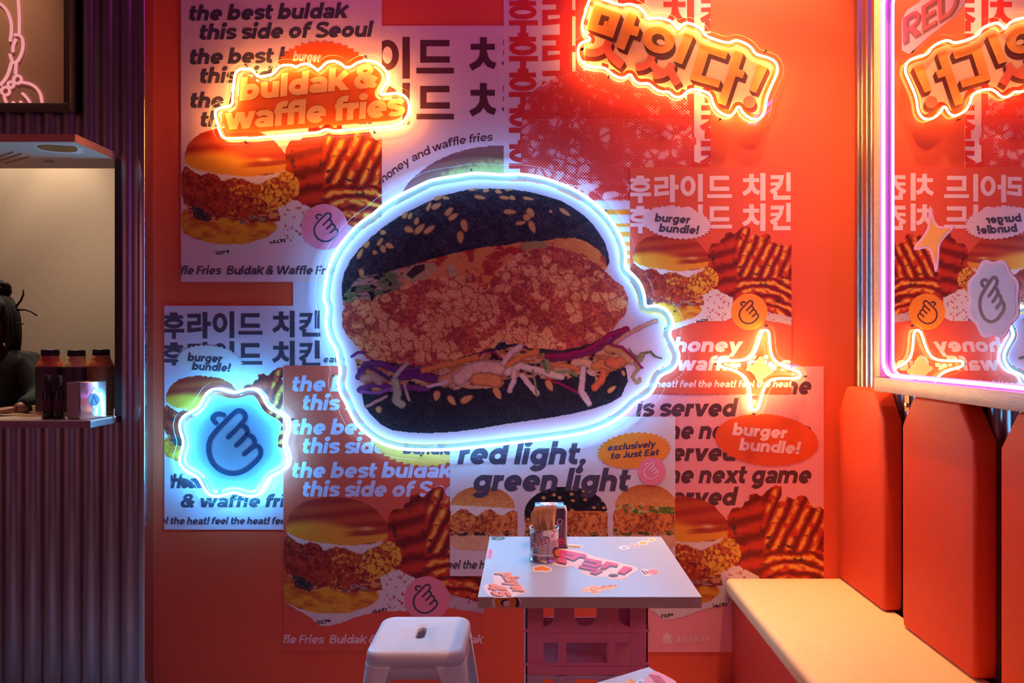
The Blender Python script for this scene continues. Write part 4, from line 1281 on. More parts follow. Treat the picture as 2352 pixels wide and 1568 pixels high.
# 2 -- Korean block letters
tb = Z(1260, 0, 4, [(372, 0), (340, 110), (302, 220), (328, 310), (395, 366), (330, 380), (280, 410), (268, 480), (290, 560), (350, 605), (440, 620), (520, 622), (580, 680), (640, 715), (700, 718), (750, 672), (790, 748), (840, 772), (920, 762), (980, 822), (1050, 848), (1100, 838), (1150, 890), (1220, 895), (1270, 840), (1330, 816), (1420, 832), (1490, 868), (1510, 950), (1550, 1020), (1640, 1068), (1700, 1052), (1745, 958), (1790, 1050), (1880, 1102), (1950, 1085), (1990, 1020), (2000, 900), (2060, 760), (2113, 650), (2085, 560), (1990, 520), (1900, 500), (1860, 430), (1780, 385), (1710, 366), (1660, 398), (1560, 375), (1440, 330), (1400, 260), (1330, 225), (1260, 206), (1210, 240), (1195, 276), (1140, 200), (1050, 168), (960, 165), (910, 182), (880, 110), (820, 60), (740, 32), (680, 52), (560, 15), (460, -18), (395, -30)])
t, T, pan, pr = neon_sign('neon_sign', 'warm orange neon sign with tilted Korean block letters at upper right', tb, 14, G_WARM, M_sil_warm, Z(1260, 0, 4, [(1996, 468), (553, 702), (1578, 1094)]), panel=mat('panel_peach', (240, 176, 140), .5, vary=.03), panel_off=-12)
M_shade = mat('letter_brown', (96, 34, 30), .5, vary=.05)
def two_tone(name, a, b, scale=9):
    m = mat(name, a, .5)
    r = [n for n in m.node_tree.nodes if n.type == 'VALTORGB'][0]
    r.color_ramp.elements[0].color = (*lin(a), 1); r.color_ramp.elements[1].color = (*lin(b), 1)
    [n for n in m.node_tree.nodes if n.type == 'TEX_NOISE'][0].inputs['Scale'].default_value = scale
    return m
def curve2(P, k=2):
    for _ in range(k):
        R = [P[0]]
        for i in range(len(P) - 1):
            a, b = P[i], P[i + 1]
            R += [(a[0] * .75 + b[0] * .25, a[1] * .75 + b[1] * .25), (a[0] * .25 + b[0] * .75, a[1] * .25 + b[1] * .75)]
        P = R + [P[-1]]
    return P
M_l1 = two_tone('letter_orange', (228, 118, 52), (242, 158, 70))
M_l2 = two_tone('letter_coral', (214, 72, 62), (232, 112, 84))
BL = [([(425, 40), (665, 130), (590, 350), (355, 268)], 1, (28, 46)), ([(735, 112), (812, 142), (785, 232), (840, 256), (815, 340), (752, 318), (695, 462), (622, 432)], 1, (28, 46)),
      *[(q_, 2, (20, 42)) for q_ in stroke(curve2([(555, 375), (540, 425), (480, 472), (400, 492), (336, 476)]), 72) + stroke(curve2([(530, 430), (560, 500), (612, 555), (678, 602)]), 76)],
      (Z(0, 0, 1, disc(1010, 368, 148, 120, 30, .35)), 1, (16, 58)), ([(1252, 300), (1332, 335), (1225, 592), (1150, 565)], 1, (28, 46)),
      *[(q_, 2, (20, 42)) for q_ in stroke(curve2([(950, 512), (930, 570), (870, 612), (798, 618)]), 70) + stroke(curve2([(935, 545), (965, 610), (1010, 650), (1050, 668)]), 66) + stroke(curve2([(1138, 582), (1110, 640), (1040, 688), (955, 692)]), 70) + stroke(curve2([(1110, 625), (1140, 690), (1188, 772)]), 74)],
      ([(1398, 400), (1650, 480), (1625, 545), (1470, 492), (1405, 692), (1582, 740), (1560, 806), (1298, 730)], 1, (26, 44)), ([(1715, 462), (1792, 492), (1745, 632), (1805, 655), (1782, 722), (1718, 700), (1628, 972), (1552, 945)], 1, (26, 44)),
      ([(1920, 590), (2012, 622), (1905, 852), (1843, 830)], 1, (26, 44)), (Z(0, 0, 1, disc(1845, 937, 57, 57, 20)), 2, (18, 42))]
sh, f1_, f2_ = [], [], []
for P, k, (dx, dy) in BL:
    n = len(P)
    Q = [(x + dx, y + dy) for x, y in P]
    sh.append(Q)
    for i in range(n):
        j = (i + 1) % n
        sh.append([P[i], P[j], Q[j], Q[i]])
    (f1_ if k == 1 else f2_).append(P)
holes = [[(485, 133), (560, 155), (535, 243), (455, 228)], disc(1008, 362, 60, 52, 20, .35)]
inner = [[(515, 190), (546, 197), (533, 243), (500, 240)], disc(1030, 388, 38, 25, 16, .3)]
zz = lambda L: [Z(1260, 0, 4, P) for P in L]
flat('lettering', [(zz(sh), M_shade, .0003), (zz(f2_), M_l2, .0007), (zz(f1_), M_l1, .0010), (zz(holes), M_shade, .0014), (zz(inner[:1]), M_l1, .0018), (zz(inner[1:]), mat('panel_peach', 0), .0018)], pr, t)

# 3 -- the big burger
tb = A_([(95, 1240), (112, 1100), (142, 960), (222, 800), (330, 665), (430, 562), (560, 480), (640, 402), (760, 330), (880, 270), (990, 215), (1080, 175), (1200, 152), (1330, 135), (1460, 110), (1600, 115), (1760, 128), (1890, 116), (2060, 140), (2200, 180), (2352, 240)]) + B_([(1200, 310), (1320, 400), (1420, 500), (1500, 610), (1560, 730), (1592, 850), (1580, 980), (1640, 1030), (1700, 1090), (1740, 1160), (1765, 1250), (1768, 1340), (1860, 1325), (1950, 1350), (2010, 1420), (2027, 1500)]) + D_([(2020, 230), (1985, 312), (2030, 390), (2078, 480), (2076, 560), (2020, 642), (1900, 688), (1870, 760), (1830, 840), (1760, 900), (1690, 928), (1600, 1020), (1480, 1110), (1300, 1190), (1100, 1237), (800, 1277), (500, 1312), (200, 1347), (0, 1367)]) + C_([(1100, 1374), (900, 1372), (740, 1352), (600, 1302), (500, 1232), (400, 1142), (340, 1042), (300, 940), (250, 860), (218, 750), (252, 650), (222, 550), (215, 460), (160, 380), (125, 290), (110, 180), (132, 80), (100, 0)])
plate = offset(bumpy(tb, 1), 22, 4)
t, T, pan, pr = neon_sign('neon_sign', 'huge pale blue neon sign around a printed black bun chicken burger', tb, 22, G_BLUE, M_sil_blue, [(1082.5, 390), (1391.5, 484), (1550, 715), (967, 1045), (766, 863), (822, 514)], r=.0052, panel=mat('panel_lilac', (240, 206, 224), .5, vary=.01), panel_off=-16, smooth_n=2, plate=plate, flange=.022)
picture('burger_print', hero, (775, 425, 1530, 1005), 1.6, pr, M_photo, t, .0008)

# 4 -- hand badge
bc = (536.2, 1016.5)
tb = []
for i in range(128):
    a = 2 * math.pi * i / 128
    r_ = 124.8 + 8.2 * math.cos(8 * a - math.pi) - 1.5
    tb.append((bc[0] + r_ * math.cos(a), bc[1] + r_ * math.sin(a)))
t, T, pan, pr = neon_sign('neon_sign', 'round wavy cyan neon sign with a blue finger heart hand at left', tb, 15, G_BLUE2, M_sil_blue, [(671, 963), (398, 964), (533, 1142)], panel=mat('panel_sky', (158, 190, 226), .5, vary=.02), panel_off=-14, smooth_n=1)
flat('hand_print', [(hand(539, 1015.5, .25), mat('ink_blue', (50, 74, 124), .5), .0004)], pr, t)

# 5 -- four point star
tb = Z(1600, 700, 5.227, [(832, 296), (872, 330), (877, 450), (892, 580), (930, 660), (1010, 722), (1120, 772), (1212, 792), (1252, 836), (1215, 884), (1100, 882), (980, 880), (890, 902), (828, 965), (790, 1060), (760, 1170), (740, 1240), (695, 1268), (652, 1240), (652, 1150), (645, 1030), (620, 920), (560, 840), (470, 790), (370, 762), (300, 742), (272, 704), (305, 668), (400, 672), (520, 670), (610, 655), (680, 600), (730, 500), (760, 400), (788, 320)])
t, T, pan, pr = neon_sign('neon_sign', 'small warm white neon sign shaped like a four point star beside the corner', tb, 13, G_WARM2, M_sil_warm, Z(1600, 700, 5.227, [(840, 250), (230, 708), (1308, 858), (687, 1308)]), smooth_n=2)
st = bumpy(Z(1600, 700, 5.227, [(770, 610), (800, 640), (830, 720), (940, 800), (850, 850), (790, 890), (755, 945), (720, 900), (690, 830), (585, 755), (690, 715), (740, 650)]), 1)
slab('printed_panel', st, on_wall(PLATE_D - .0002), .003, mat('star_cream', (250, 226, 170), .5), t)

# ------------------------------------------------------------------ mirror on the right wall
MX = 1.287
ms = on_side(MX)
M_mirror = mat('mirror_glass', (238, 236, 236), .0, 1.0, vary=.0)
M_frame = mat('pale_wood_frame', (206, 172, 140), .4, vary=.22, scale=26, stretch=(18, .9, 18), spec=.6)
YN, YF, ZB, ZT = 1.02, 2.615, 1.305, 2.70
t = thing('mirror', (RW, (YN + YF) / 2, ZB - .06), 'large wall mirror with a purple neon edge reflecting the signs', 'mirror')
MB().box(MX, MX + .006, YN, YF, ZB, ZT).build('glass', M_mirror, t)
fb = .052
fr = MB()
fr.box(MX - .022, RW - .01, YN - fb, YF + fb, ZB - fb, ZB - .001).box(MX - .022, RW - .01, YN - fb, YF + fb, ZT + .001, ZT + fb)
fr.box(MX - .022, RW - .01, YN - fb, YN - .001, ZB, ZT).box(MX - .022, RW - .01, YF + .001, YF + fb, ZB, ZT)
fr.build('frame', M_frame, t, bevel=.003)
rr = .055
def rrect(y0, y1, z0, z1, r, x, n=8):
    P = []
    for cy_, cz_, a in ((y1 - r, z1 - r, 0), (y0 + r, z1 - r, 90), (y0 + r, z0 + r, 180), (y1 - r, z0 + r, 270)):
        for i in range(n + 1):
            q = math.radians(a + 90 * i / n)
            P.append((x, cy_ + r * math.cos(q), cz_ + r * math.sin(q)))
    return P
def subdivide(P, n=4):
    out = []
    for i in range(len(P)):
        a, b = Vector(P[i]), Vector(P[(i + 1) % len(P)])
        k = max(1, int((b - a).length / .1))
        out += [tuple(a.lerp(b, j / k)) for j in range(k)]
    return out
path = subdivide(rrect(YN + .008, YF - .010, ZB + .010, ZT - .012, rr, MX - .017))
MB().tube(path, .0055, 8, True).build('neon_tube', G_PURPLE, t, smooth=True)
MB().tube(subdivide(rrect(YN + .008, YF - .010, ZB + .010, ZT - .012, rr, MX - .0065)), .0058, 6, True).build('silicone_base', M_sil_pur, t, smooth=True)
# stickers on the glass
q = 3.136
prm = on_side(MX - .0004)
o = slab('sticker', Z(1880, 0, q, [(600, 140), (640, 70), (720, 20), (760, -20), (1050, -20), (1062, 10), (985, 110), (900, 180), (820, 240), (745, 305), (650, 388), (600, 362)]), prm, .0008, mat('sticker_pink', (226, 150, 168), .5), t)
prs = on_side(MX - .0016)
o2 = flat('lettering', [(text('RED', 2077, 106, 43, 2206, slope=-.62, shear=-.02, wt=1.0), mat('sticker_wine', (120, 34, 50), .5), .0), (text('RED', 2074, 101, 43, 2203, slope=-.62, shear=-.02, wt=.72), mat('sticker_crimson', (214, 44, 78), .5), .0004)], prs, o)
q = 3.015
star_o = bumpy(Z(1880, 440, q, [(770, 88), (785, 130), (802, 205), (832, 245), (942, 232), (935, 255), (870, 320), (838, 370), (835, 450), (825, 545), (803, 562), (795, 480), (765, 400), (735, 390), (658, 410), (662, 375), (720, 310), (755, 250), (760, 170)]), 1)
o = slab('sticker', star_o, prm, .0008, mat('sticker_rose', (236, 164, 190), .5), t)
flat('star', [([offset(star_o, -5, 1.2)], mat('sticker_orange', (238, 150, 30), .5), 0)], prs, o)
bo = []
for i in range(96):
    a = 2 * math.pi * i / 96
    k = 1 + .055 * math.cos(8 * a - math.pi)
    bo.append((1880 + (1210 + 181 * k * math.cos(a)) / q, 440 + (742 + 272 * k * math.sin(a)) / q))
o = slab('sticker', bo, prm, .0008, mat('sticker_lilac_edge', (214, 178, 210), .5), t)
flat('badge_face', [([[(2281.3 + (x - 2281.3) * .87, 686 + (y - 686) * .90) for x, y in bo]], mat('sticker_lavender', (176, 170, 206), .5), 0)], prs, o)
flat('hand_print', [(hand(2278, 688, .175, 40, 1, .115), mat('sticker_plum', (84, 34, 52), .5), .0004)], prs, o)
# hanging bracket under the frame
br = MB().box(1.318, 1.324, 2.52, 2.55, 1.19, 1.262)
br.build('bracket', mat('steel_bracket', (150, 120, 110), .35, .9), t)
k = MB().lathe([(.0001, 0), (.009, 0), (.009, .006), (.0001, .007)], 6)
mb = MB(); mb.add([(1.318 - v[2], 2.535 + v[0], 1.212 + v[1]) for v in k.v], k.f)
mb.build('bolt', mat('bolt_steel', (225, 200, 170), .25, .9), t)

# ------------------------------------------------------------------ bench and back cushions
M_vinyl = mat('red_vinyl', (226, 70, 34), .55, vary=.04, scale=90, bump=.05, spec=.2)
M_cream = mat('cream_vinyl', (244, 204, 148), .5, vary=.03, scale=30, bump=.06)
t = thing('bench', (1.07, 2.0, 0), 'built in bench with a cream seat and red front along the right wall', 'bench')
MB().box(.815, RW - .02, .95, WALL_D - .003, .386, .452).build('seat', M_cream, t, bevel=.022, seg=4)
MB().box(.846, RW - .02, .96, WALL_D - .003, 0, .385).build('base', mat('bench_red', (206, 50, 34), .5, vary=.04), t, bevel=.004)

def cushion(y0, y1, label):
    z0, z1, c = .455, 1.252, .085
    P = [(y0 + .006, z0), (y1 - .006, z0), (y1, z0 + .05), (y1, z1 - c * 1.25), (y1 - c * .85, z1), (y0 + c * .85, z1), (y0, z1 - c * 1.25), (y0, z0 + .05)]
    n = len(P)
    xf, xb = 1.285, 1.3545
    v = [(xf, y, z) for y, z in P] + [(xb, y, z) for y, z in P]
    f = [tuple(range(n)), tuple(range(2 * n - 1, n - 1, -1))] + [(i, i + n, (i + 1) % n + n, (i + 1) % n) for i in range(n)]
    t = thing('back_cushion', (xb, (y0 + y1) / 2, z0), label, 'cushion', 'red back cushions above the bench')
    mb = MB(); mb.add(v, f)
    o = mb.build('pad', M_vinyl, t, bevel=.013, seg=4)
    return t
cushion(2.63, 3.018, 'red back cushion in the corner next to the poster wall')
cushion(2.096, 2.506, 'middle red back cushion under the mirror frame')
cushion(1.575, 1.985, 'nearest red back cushion cut off by the right edge of view')

# ------------------------------------------------------------------ table with stickers, milk crates
M_lam = mat('white_laminate', (180, 190, 210), .36, vary=.015, scale=12, spec=.9)
M_edge = mat('plywood_edge', (190, 160, 140), .55, vary=.14, scale=40, stretch=(1, 1, 12))
TZ = .750
def square_table(name, c, u, v, size, label):
    t = thing(name, (c[0], c[1], 0), label, 'table')
    h = size / 2
    def sl(z0, z1, k):
        q = []
        for z in (z0, z1):
            for a, b in ((-1, -1), (1, -1), (1, 1), (-1, 1)):
                q.append((c[0] + (u[0] * a + v[0] * b) * h * k, c[1] + (u[1] * a + v[1] * b) * h * k, z))
        return q
    F8 = [(3, 2, 1, 0), (4, 5, 6, 7), (0, 1, 5, 4), (1, 2, 6, 5), (2, 3, 7, 6), (3, 0, 4, 7)]
    mk('tabletop', sl(TZ - .002, TZ, 1.0), F8, M_lam, t)
    mk('edge_band', sl(TZ - .030, TZ - .002, 1.0), F8, M_edge, t)
    return t
tab = square_table('table', (.163, 2.248), (1, 0), (0, 1), .60, 'square white sticker covered table standing on pink crates')
tp = on_level(TZ + .0002)
q = 3.5
K = lambda p: Z(1080, 1120, q, p)
def sticker(t, outline, mo, layers, clip=None, pr=tp, label=None):
    o = flat('sticker', [([outline], mo, .0002)], pr, t, clip, label)
    for i, (polys, m) in enumerate(layers):
        flat('print', [(polys, m, .0006 + .0004 * i)], pr, o, clip)
    return o
M_sp = mat('sticker_cream', (250, 222, 214), .45)
M_hot = mat('sticker_hot_pink', (226, 62, 108), .45, vary=.08, scale=14)
M_dk = mat('sticker_dark', (92, 34, 56), .45)
M_yl = mat('sticker_yellow', (248, 184, 60), .45)
M_wt = mat('sticker_white', (246, 240, 240), .45)
M_or = mat('sticker_amber', (244, 140, 50), .45, vary=.1, scale=16)
# big pink word
faces = [[(715, 495), (862, 520), (850, 545), (712, 522)], [(722, 528), (840, 553), (826, 575), (716, 552)], [(718, 522), (760, 530), (750, 552), (712, 545)], [(866, 522), (938, 536), (925, 560), (880, 553), (832, 582), (798, 572)], [(700, 570), (780, 585), (765, 608), (690, 592)], [(722, 556), (768, 566), (750, 596), (708, 588)],
         [(925, 560), (1062, 590), (1048, 610), (912, 582)], [(905, 596), (1030, 622), (1012, 640), (892, 614)], [(1030, 600), (1062, 606), (1024, 636), (994, 628)], [(1095, 590), (1192, 610), (1178, 630), (1126, 622), (1078, 650), (1042, 640)], [(880, 622), (1060, 660), (1042, 674), (866, 636)], [(1040, 652), (1070, 662), (1012, 692), (960, 680), (972, 668), (1004, 674)],
         [(1236, 628), (1308, 642), (1240, 690), (1182, 678)]]
dark = [[(x, y + 14) for x, y in P] for P in faces] + [disc(1150, 705, 40, 14)]
out = bumpy(K([(700, 478), (860, 498), (930, 522), (1000, 552), (1100, 572), (1200, 598), (1240, 612), (1320, 628), (1360, 656), (1300, 690), (1240, 736), (1130, 738), (1085, 712), (1000, 718), (930, 706), (860, 648), (820, 622), (760, 642), (640, 612), (690, 580), (690, 520)]), 1)
sticker(tab, out, M_sp, [([K(P) for P in dark], M_dk), ([K(P) for P in faces], M_hot)])
# player 456
out = bumpy(K([(170, 690), (240, 676), (330, 690), (380, 760), (455, 825), (445, 850), (380, 858), (330, 885), (170, 885), (100, 810), (120, 770), (200, 770)]), 1)
lp = text_affine('player', (1147.5, 1314.5), (6.4, 8.2), (25, -1), 1.15, 0, 0)
l4 = text_affine('45', (1117, 1340), (8.2, 12.5), (30, 1.5), 1.15, 0, 0)
shf = lambda L, dx, dy: [[(x + dx, y + dy) for x, y in P] for P in L]
sticker(tab, out, M_sp, [(shf(lp + l4, -2.6, 2.0), M_dk), (lp + l4, M_or)], (0, 0, 2352, 1372.2))
pe = on_wall(2.248 - .3 - .0003)
o = flat('sticker', [([clip_poly(disc(1163, 1383, 33, 24), 0, 1372.8, 2352, 1394.5)], M_sp, .0002)], pe, tab)
flat('print', [([clip_poly(P, 0, 1372.8, 2352, 1394) for P in ring(1166, 1386, 19, 16, 17)], M_dk, .0006), ([clip_poly(P, 0, 1372.8, 2352, 1394) for P in ring(1161, 1384, 18, 15, 13)], M_or, .001)], pe, o)
# small ones
hs = K([(512, 642), (585, 628), (600, 636), (645, 652), (640, 662), (600, 668), (590, 662), (540, 664), (512, 662), (520, 656)])
sticker(tab, offset(hs, 3.2, 1), M_wt, [([hs], M_or)])
al = stroke(K([(905, 830), (912, 814), (928, 816), (924, 828)]), 1.6) + stroke(K([(940, 828), (944, 812)]), 1.6) + text_affine('licia*', K([(1042, 812)])[0], (8.6, -1.2), (1.5, -5.2), .9, .2) + stroke(K([(965, 806), (1000, 794), (1030, 806), (1000, 820), (968, 816), (990, 840), (1018, 834)]), 2.6)
sticker(tab, bumpy(K([(885, 812), (960, 790), (1000, 782), (1040, 795), (1170, 788), (1170, 805), (1045, 830), (1000, 860), (970, 838), (900, 838)]), 1), mat('sticker_apricot', (250, 214, 160), .45), [(al, M_or)])
sticker(tab, bumpy(K([(1360, 650), (1420, 655), (1470, 648), (1515, 662), (1522, 685), (1470, 697), (1430, 712), (1390, 700)]), 1), M_wt, [([K(disc(1468, 674, 46, 20))], mat('sticker_salmon', (232, 140, 140), .45)), (stroke(K([(1375, 660), (1400, 680), (1385, 672), (1415, 695)]), 2) + stroke(K([(1405, 662), (1430, 690)]), 2), M_dk)])
sticker(tab, disc(1080 + 1240 / q, 1120 + 480 / q, 13, 4.6), M_wt, [([disc(1080 + 1240 / q, 1120 + 480 / q, 7.5, 2.6)], mat('sticker_grey', (196, 200, 214), .45))])
tr = K([(1278, 452), (1300, 446), (1372, 462), (1366, 470), (1312, 482), (1300, 476)])
sticker(tab, tr, M_wt, [(stroke(K([(1292, 454), (1356, 464), (1314, 474)]), 1.6, True), M_hot)])
sr = K([(1345, 440), (1375, 438), (1390, 424), (1400, 436), (1432, 434), (1412, 446), (1420, 454), (1390, 448), (1362, 456), (1370, 446)])
sticker(tab, offset(sr, 1.8, .8), M_wt, [([sr], M_yl)])
um = K([(1430, 424), (1440, 412), (1465, 408), (1488, 418), (1462, 422), (1462, 432), (1452, 432), (1450, 424)])
sticker(tab, offset(um, 1.6, .8), M_wt, [([um], M_yl)])
yl = sum([stroke(K([(775 + 16 * i, 464 + 1.6 * i), (784 + 16 * i, 466 + 1.6 * i), (780 + 16 * i, 470 + 1.6 * i)]), 1.1) for i in range(7)], [])
sticker(tab, bumpy(K([(758, 452), (800, 450), (900, 462), (912, 478), (880, 486), (765, 474)]), 1), M_wt, [([bumpy(K([(768, 456), (890, 466), (902, 474), (870, 480), (772, 472)]), 1)], M_yl), (yl, M_dk)])
sticker(tab, K(disc(218, 404, 62, 16)), mat('sticker_green', (52, 54, 50), .45), [([K([(200, 412), (250, 400), (258, 403), (212, 416)])], mat('sticker_lime', (196, 210, 90), .45))], (1129, 1232.6, 2352, 1568))
lm = sum([stroke(K([(150 - 1.5 * i, 500 + 13 * i), (172 - 1.5 * i, 500 + 13 * i), (160 - 1.5 * i, 507 + 13 * i)]), 1.6) for i in range(5)], [])
sticker(tab, K([(142, 492), (176, 490), (186, 530), (172, 570), (132, 570)]), mat('sticker_blush', (236, 170, 196), .45), [(lm, M_hot)])

# milk crates
def crate(z0, z1, m, label, cx=.1655, cy=2.25, w=.352, d=.34, windows=True):
    t = thing('milk_crate', (cx, cy, z0), label, 'crate', 'milk crates under the table')
    x0, x1, y0, y1 = cx - w / 2, cx + w / 2, cy - d / 2, cy + d / 2
    th = .008
    h = z1 - z0
    body = MB()
    # corner posts
    for sx in (0, 1):
        for sy in (0, 1):
            px0 = x0 if sx == 0 else x1 - .052
            py0 = y0 if sy == 0 else y1 - .052
            body.box(px0, px0 + .052, (y0 if sy == 0 else y1 - th), (y0 + th if sy == 0 else y1), z0, z1)
            body.box((x0 if sx == 0 else x1 - th), (x0 + th if sx == 0 else x1), py0, py0 + .052, z0, z1)
    zb = [(z0, z0 + .032), (z0 + .092, z0 + .140), (z1 - .012, z1)]
    for a, b in zb:
        e = .0009
        body.box(x0 + e, x1 - e, y0 + e, y0 + th - e, a + e, b).box(x0 + e, x1 - e, y1 - th + e, y1 - e, a + e, b)
        body.box(x0 + e, x0 + th - e, y0 + e, y1 - e, a + e, b).box(x1 - th + e, x1 - e, y0 + e, y1 - e, a + e, b)
    body.box(x0 + th, x1 - th, y0 + th, y1 - th, z0, z0 + .006)
    o = body.build('body', m, t, bevel=.0025)
    lip = MB()
    for zz_ in (z0 + .030, z0 + .126):
        lip.box(x0 - .004, x1 + .004, y0 - .004, y0 + .002, zz_, zz_ + .008).box(x0 - .004, x1 + .004, y1 - .002, y1 + .004, zz_, zz_ + .008)
        lip.box(x0 - .004, x0 + .002, y0, y1, zz_, zz_ + .008).box(x1 - .002, x1 + .004, y0, y1, zz_, zz_ + .008)
    lip.build('lip', m, t, bevel=.002)
    ribs = MB()
    for fx in (.30, .70):
        X = x0 + w * fx
        for yy in (y0, y1 - th):
            ribs.box(X - .012, X + .012, yy - .001, yy + th + .001, z0 + .03, z1)
    for fy in (.30, .70):
        Y = y0 + d * fy
        for xx in (x0, x1 - th):
            ribs.box(xx - .001, xx + th + .001, Y - .012, Y + .012, z0 + .03, z1)
    ribs.build('rib', m, t, bevel=.002)
    # upper panels with round-ended slots, front and back
    zt0, zt1 = z0 + .140, z1 - .012
    for yy in (y0 + .0016, y1 - th - .0016):
        sl = MB()
        if yy > cy:
            MB().box(x0 + .053, x1 - .053, yy, yy + th, zt0 - .001, zt1 + .001).build('back_panel', m, t)
            continue
        for a, b in ((.148, .195), (.255, .28), (.42, .455), (.55, .58), (.72, .745), (.805, .85)):
            pass
        for a, b, c_ in ((.148, .24, 1), (.40, .58, 2), (.76, .852, 3)):
            X0, X1 = x0 + w * a, x0 + w * b
            # arch: fills the lower corners of the slot
            n = 8
            for half in (0, 1):
                if c_ == 1 and half == 0: continue
                if c_ == 3 and half == 1: continue
                ex = X0 if half == 0 else X1
                sg = 1 if half == 0 else -1
                rr_ = min((X1 - X0) * (.5 if c_ == 2 else .9), .034)
                P = [(ex, zt0)] + [(ex + sg * rr_ * (1 - math.cos(math.pi / 2 * i / n)), zt0 + rr_ * (1 - math.sin(math.pi / 2 * i / n))) for i in range(n + 1)]
                v = [(x, yy, z) for x, z in P] + [(x, yy + th, z) for x, z in P]
                nn = len(P)
                sl.add(v, [tuple(range(nn)), tuple(range(2 * nn - 1, nn - 1, -1))] + [(i, (i + 1) % nn, (i + 1) % nn + nn, i + nn) for i in range(nn)])
        for a, b in ((.24, .40), (.58, .76)):
            sl.box(x0 + w * a, x0 + w * b, yy, yy + th, zt0 - .001, zt1 + .001)
        sl.build('slotted_panel', m, t)
    return t
M_cr1 = mat('crate_pink', (244, 140, 166), .42, vary=.04)
M_cr2 = mat('crate_pale', (214, 186, 196), .42, vary=.04)
crate(.478, .7195, M_cr1, 'pink milk crate directly under the table top')
crate(.2365, .4775, M_cr2, 'pale grey pink milk crate below the pink one, at bottom edge')
crate(.0, .236, M_cr1, 'lowest pink milk crate resting on the floor')

# second table, nearer, only its far corner in view
u_, v_ = Vector((-.854, -.52)), Vector((.516, -.857))
c2 = Vector((.252, 1.53)) + .3 * u_ + .3 * v_
tab2 = square_table('table', (c2.x, c2.y), tuple(-v_), tuple(u_), .60, 'nearer square table with stickers, only its corner showing at bottom')
MB().lathe([(.19, 0), (.19, .012), (.03, .02), (.03, TZ - .05), (.16, TZ - .045), (.16, TZ - .030)], 32, (c2.x, c2.y, 0)).build('pedestal', mat('pedestal_grey', (150, 150, 160), .35, .8), tab2, smooth=True)
K2 = K
prt2 = on_level(TZ + .0002)
sticker(tab2, bumpy(K([(1395, 1540), (1470, 1478), (1490, 1470), (1560, 1500), (1680, 1568), (1640, 1640), (1400, 1640)]), 1), mat('sticker_blush', 0), [(sum([stroke(K([(1440 + 12 * i, 1500 + 16 * i), (1530 + 14 * i, 1512 + 16 * i)]), 2.6) for i in range(5)], []), M_hot), (sum([stroke(K([(1436 + 12 * i, 1506 + 16 * i), (1526 + 14 * i, 1518 + 16 * i)]), .9) for i in range(5)], []), M_dk)], pr=prt2)
sticker(tab2, bumpy(K([(1180, 1575), (1250, 1562), (1290, 1525), (1312, 1555), (1350, 1580), (1300, 1620), (1200, 1620)]), 1), M_yl, [(stroke(K([(1290, 1540), (1300, 1560), (1330, 1580)]), 3), M_or)], pr=prt2)
sticker(tab2, bumpy(K([(1330, 1560), (1380, 1530), (1400, 1560), (1360, 1600)]), 1), M_wt, [([K(disc(1368, 1562, 18, 12))], mat('sticker_sky', (130, 180, 236), .45))], pr=prt2)
# ------------------------------------------------------------------ fork tin, forks, napkin box
M_tin = mat('tin_metal', (214, 206, 208), .24, .95, vary=.05, scale=12)
TC = (.0478, 2.283)
TR = .0455
t = thing('tin_can', (TC[0], TC[1], TZ), 'ribbed metal tin full of wooden forks on the table', 'tin')
prof = [(.001, .001), (TR - .001, .0008), (TR + .0015, .002), (TR + .0015, .004), (TR - .0005, .006), (TR - .0005, .028)]
z = .030
for k in range(8):
    prof += [(TR - .0005, z), (TR - .0024, z + .0022), (TR - .0005, z + .0044)]
    z += .0048 if k < 3 else .0052
prof += [(TR - .0005, .074), (TR - .0005, .0985), (TR + .0014, .0995), (TR + .0014, .1015), (TR - .001, .1022), (TR - .002, .100), (TR - .002, .004), (.001, .003)]
prof = [(r_, min(z_, .1022)) for r_, z_ in prof]
MB().lathe(prof, 48, (TC[0], TC[1], TZ), cap=False).build('body', M_tin, t, smooth=True)
def on_can(rad):
    def p(x, y, lift=0.0):
        d = Vector(((x - CX) / F, 1.0))
        c = Vector(TC)
        a, b, cc = d.dot(d), -2 * d.dot(c), c.dot(c) - (rad + lift) ** 2
        dis = max(b * b - 4 * a * cc, 0)
        s = (-b - math.sqrt(dis)) / (2 * a)
        return (d.x * s, s, EYE - (y - CY) / F * s)
    return p
pc = on_can(TR + .0004)
KC = lambda p: Z(1180, 1130, 8.7125, p)
def dense(P, k=6):
    out = []
    for i in range(len(P)):
        a, b = P[i], P[(i + 1) % len(P)]
        out += [(a[0] + (b[0] - a[0]) * j / k, a[1] + (b[1] - a[1]) * j / k) for j in range(k)]
    return out
def wrap(name, P, m, parent, lift, step=2.0, edge=(1217.5, 1284)):
    """sticker cut into narrow strips so it follows the round tin"""
    strips = []
    x = min(p[0] for p in P)
    while x < max(p[0] for p in P):
        c = clip_poly(P, max(x, edge[0]), -9999, min(x + step, edge[1]), 9999)
        if len(c) > 2: strips.append(c)
        x += step
    return flat(name, [(strips, m, lift)], pc, parent)
o = wrap('sticker', KC([(322, 840), (560, 795), (585, 805), (580, 880), (720, 915), (745, 1010), (600, 1080), (330, 1135), (318, 1000)]), mat('label_pink', (224, 176, 184), .45), t, .0002)
tx = text_affine('NEXT', KC([(366, 908)])[0], (4.9, -1.45), (.2, -6.6), .5) + text_affine('ME IS', KC([(358, 1003)])[0], (4.7, -1.45), (.2, -6.4), .5) + text_affine('RVED', KC([(345, 1118)])[0], (8.8, -2.5), (.3, -10.2), .42) + text_affine('E', KC([(322, 920)])[0], (3, -.9), (.2, -6.4), .5)
flat('lettering', [(tx, M_ink_wine, .0016)], pc, o)
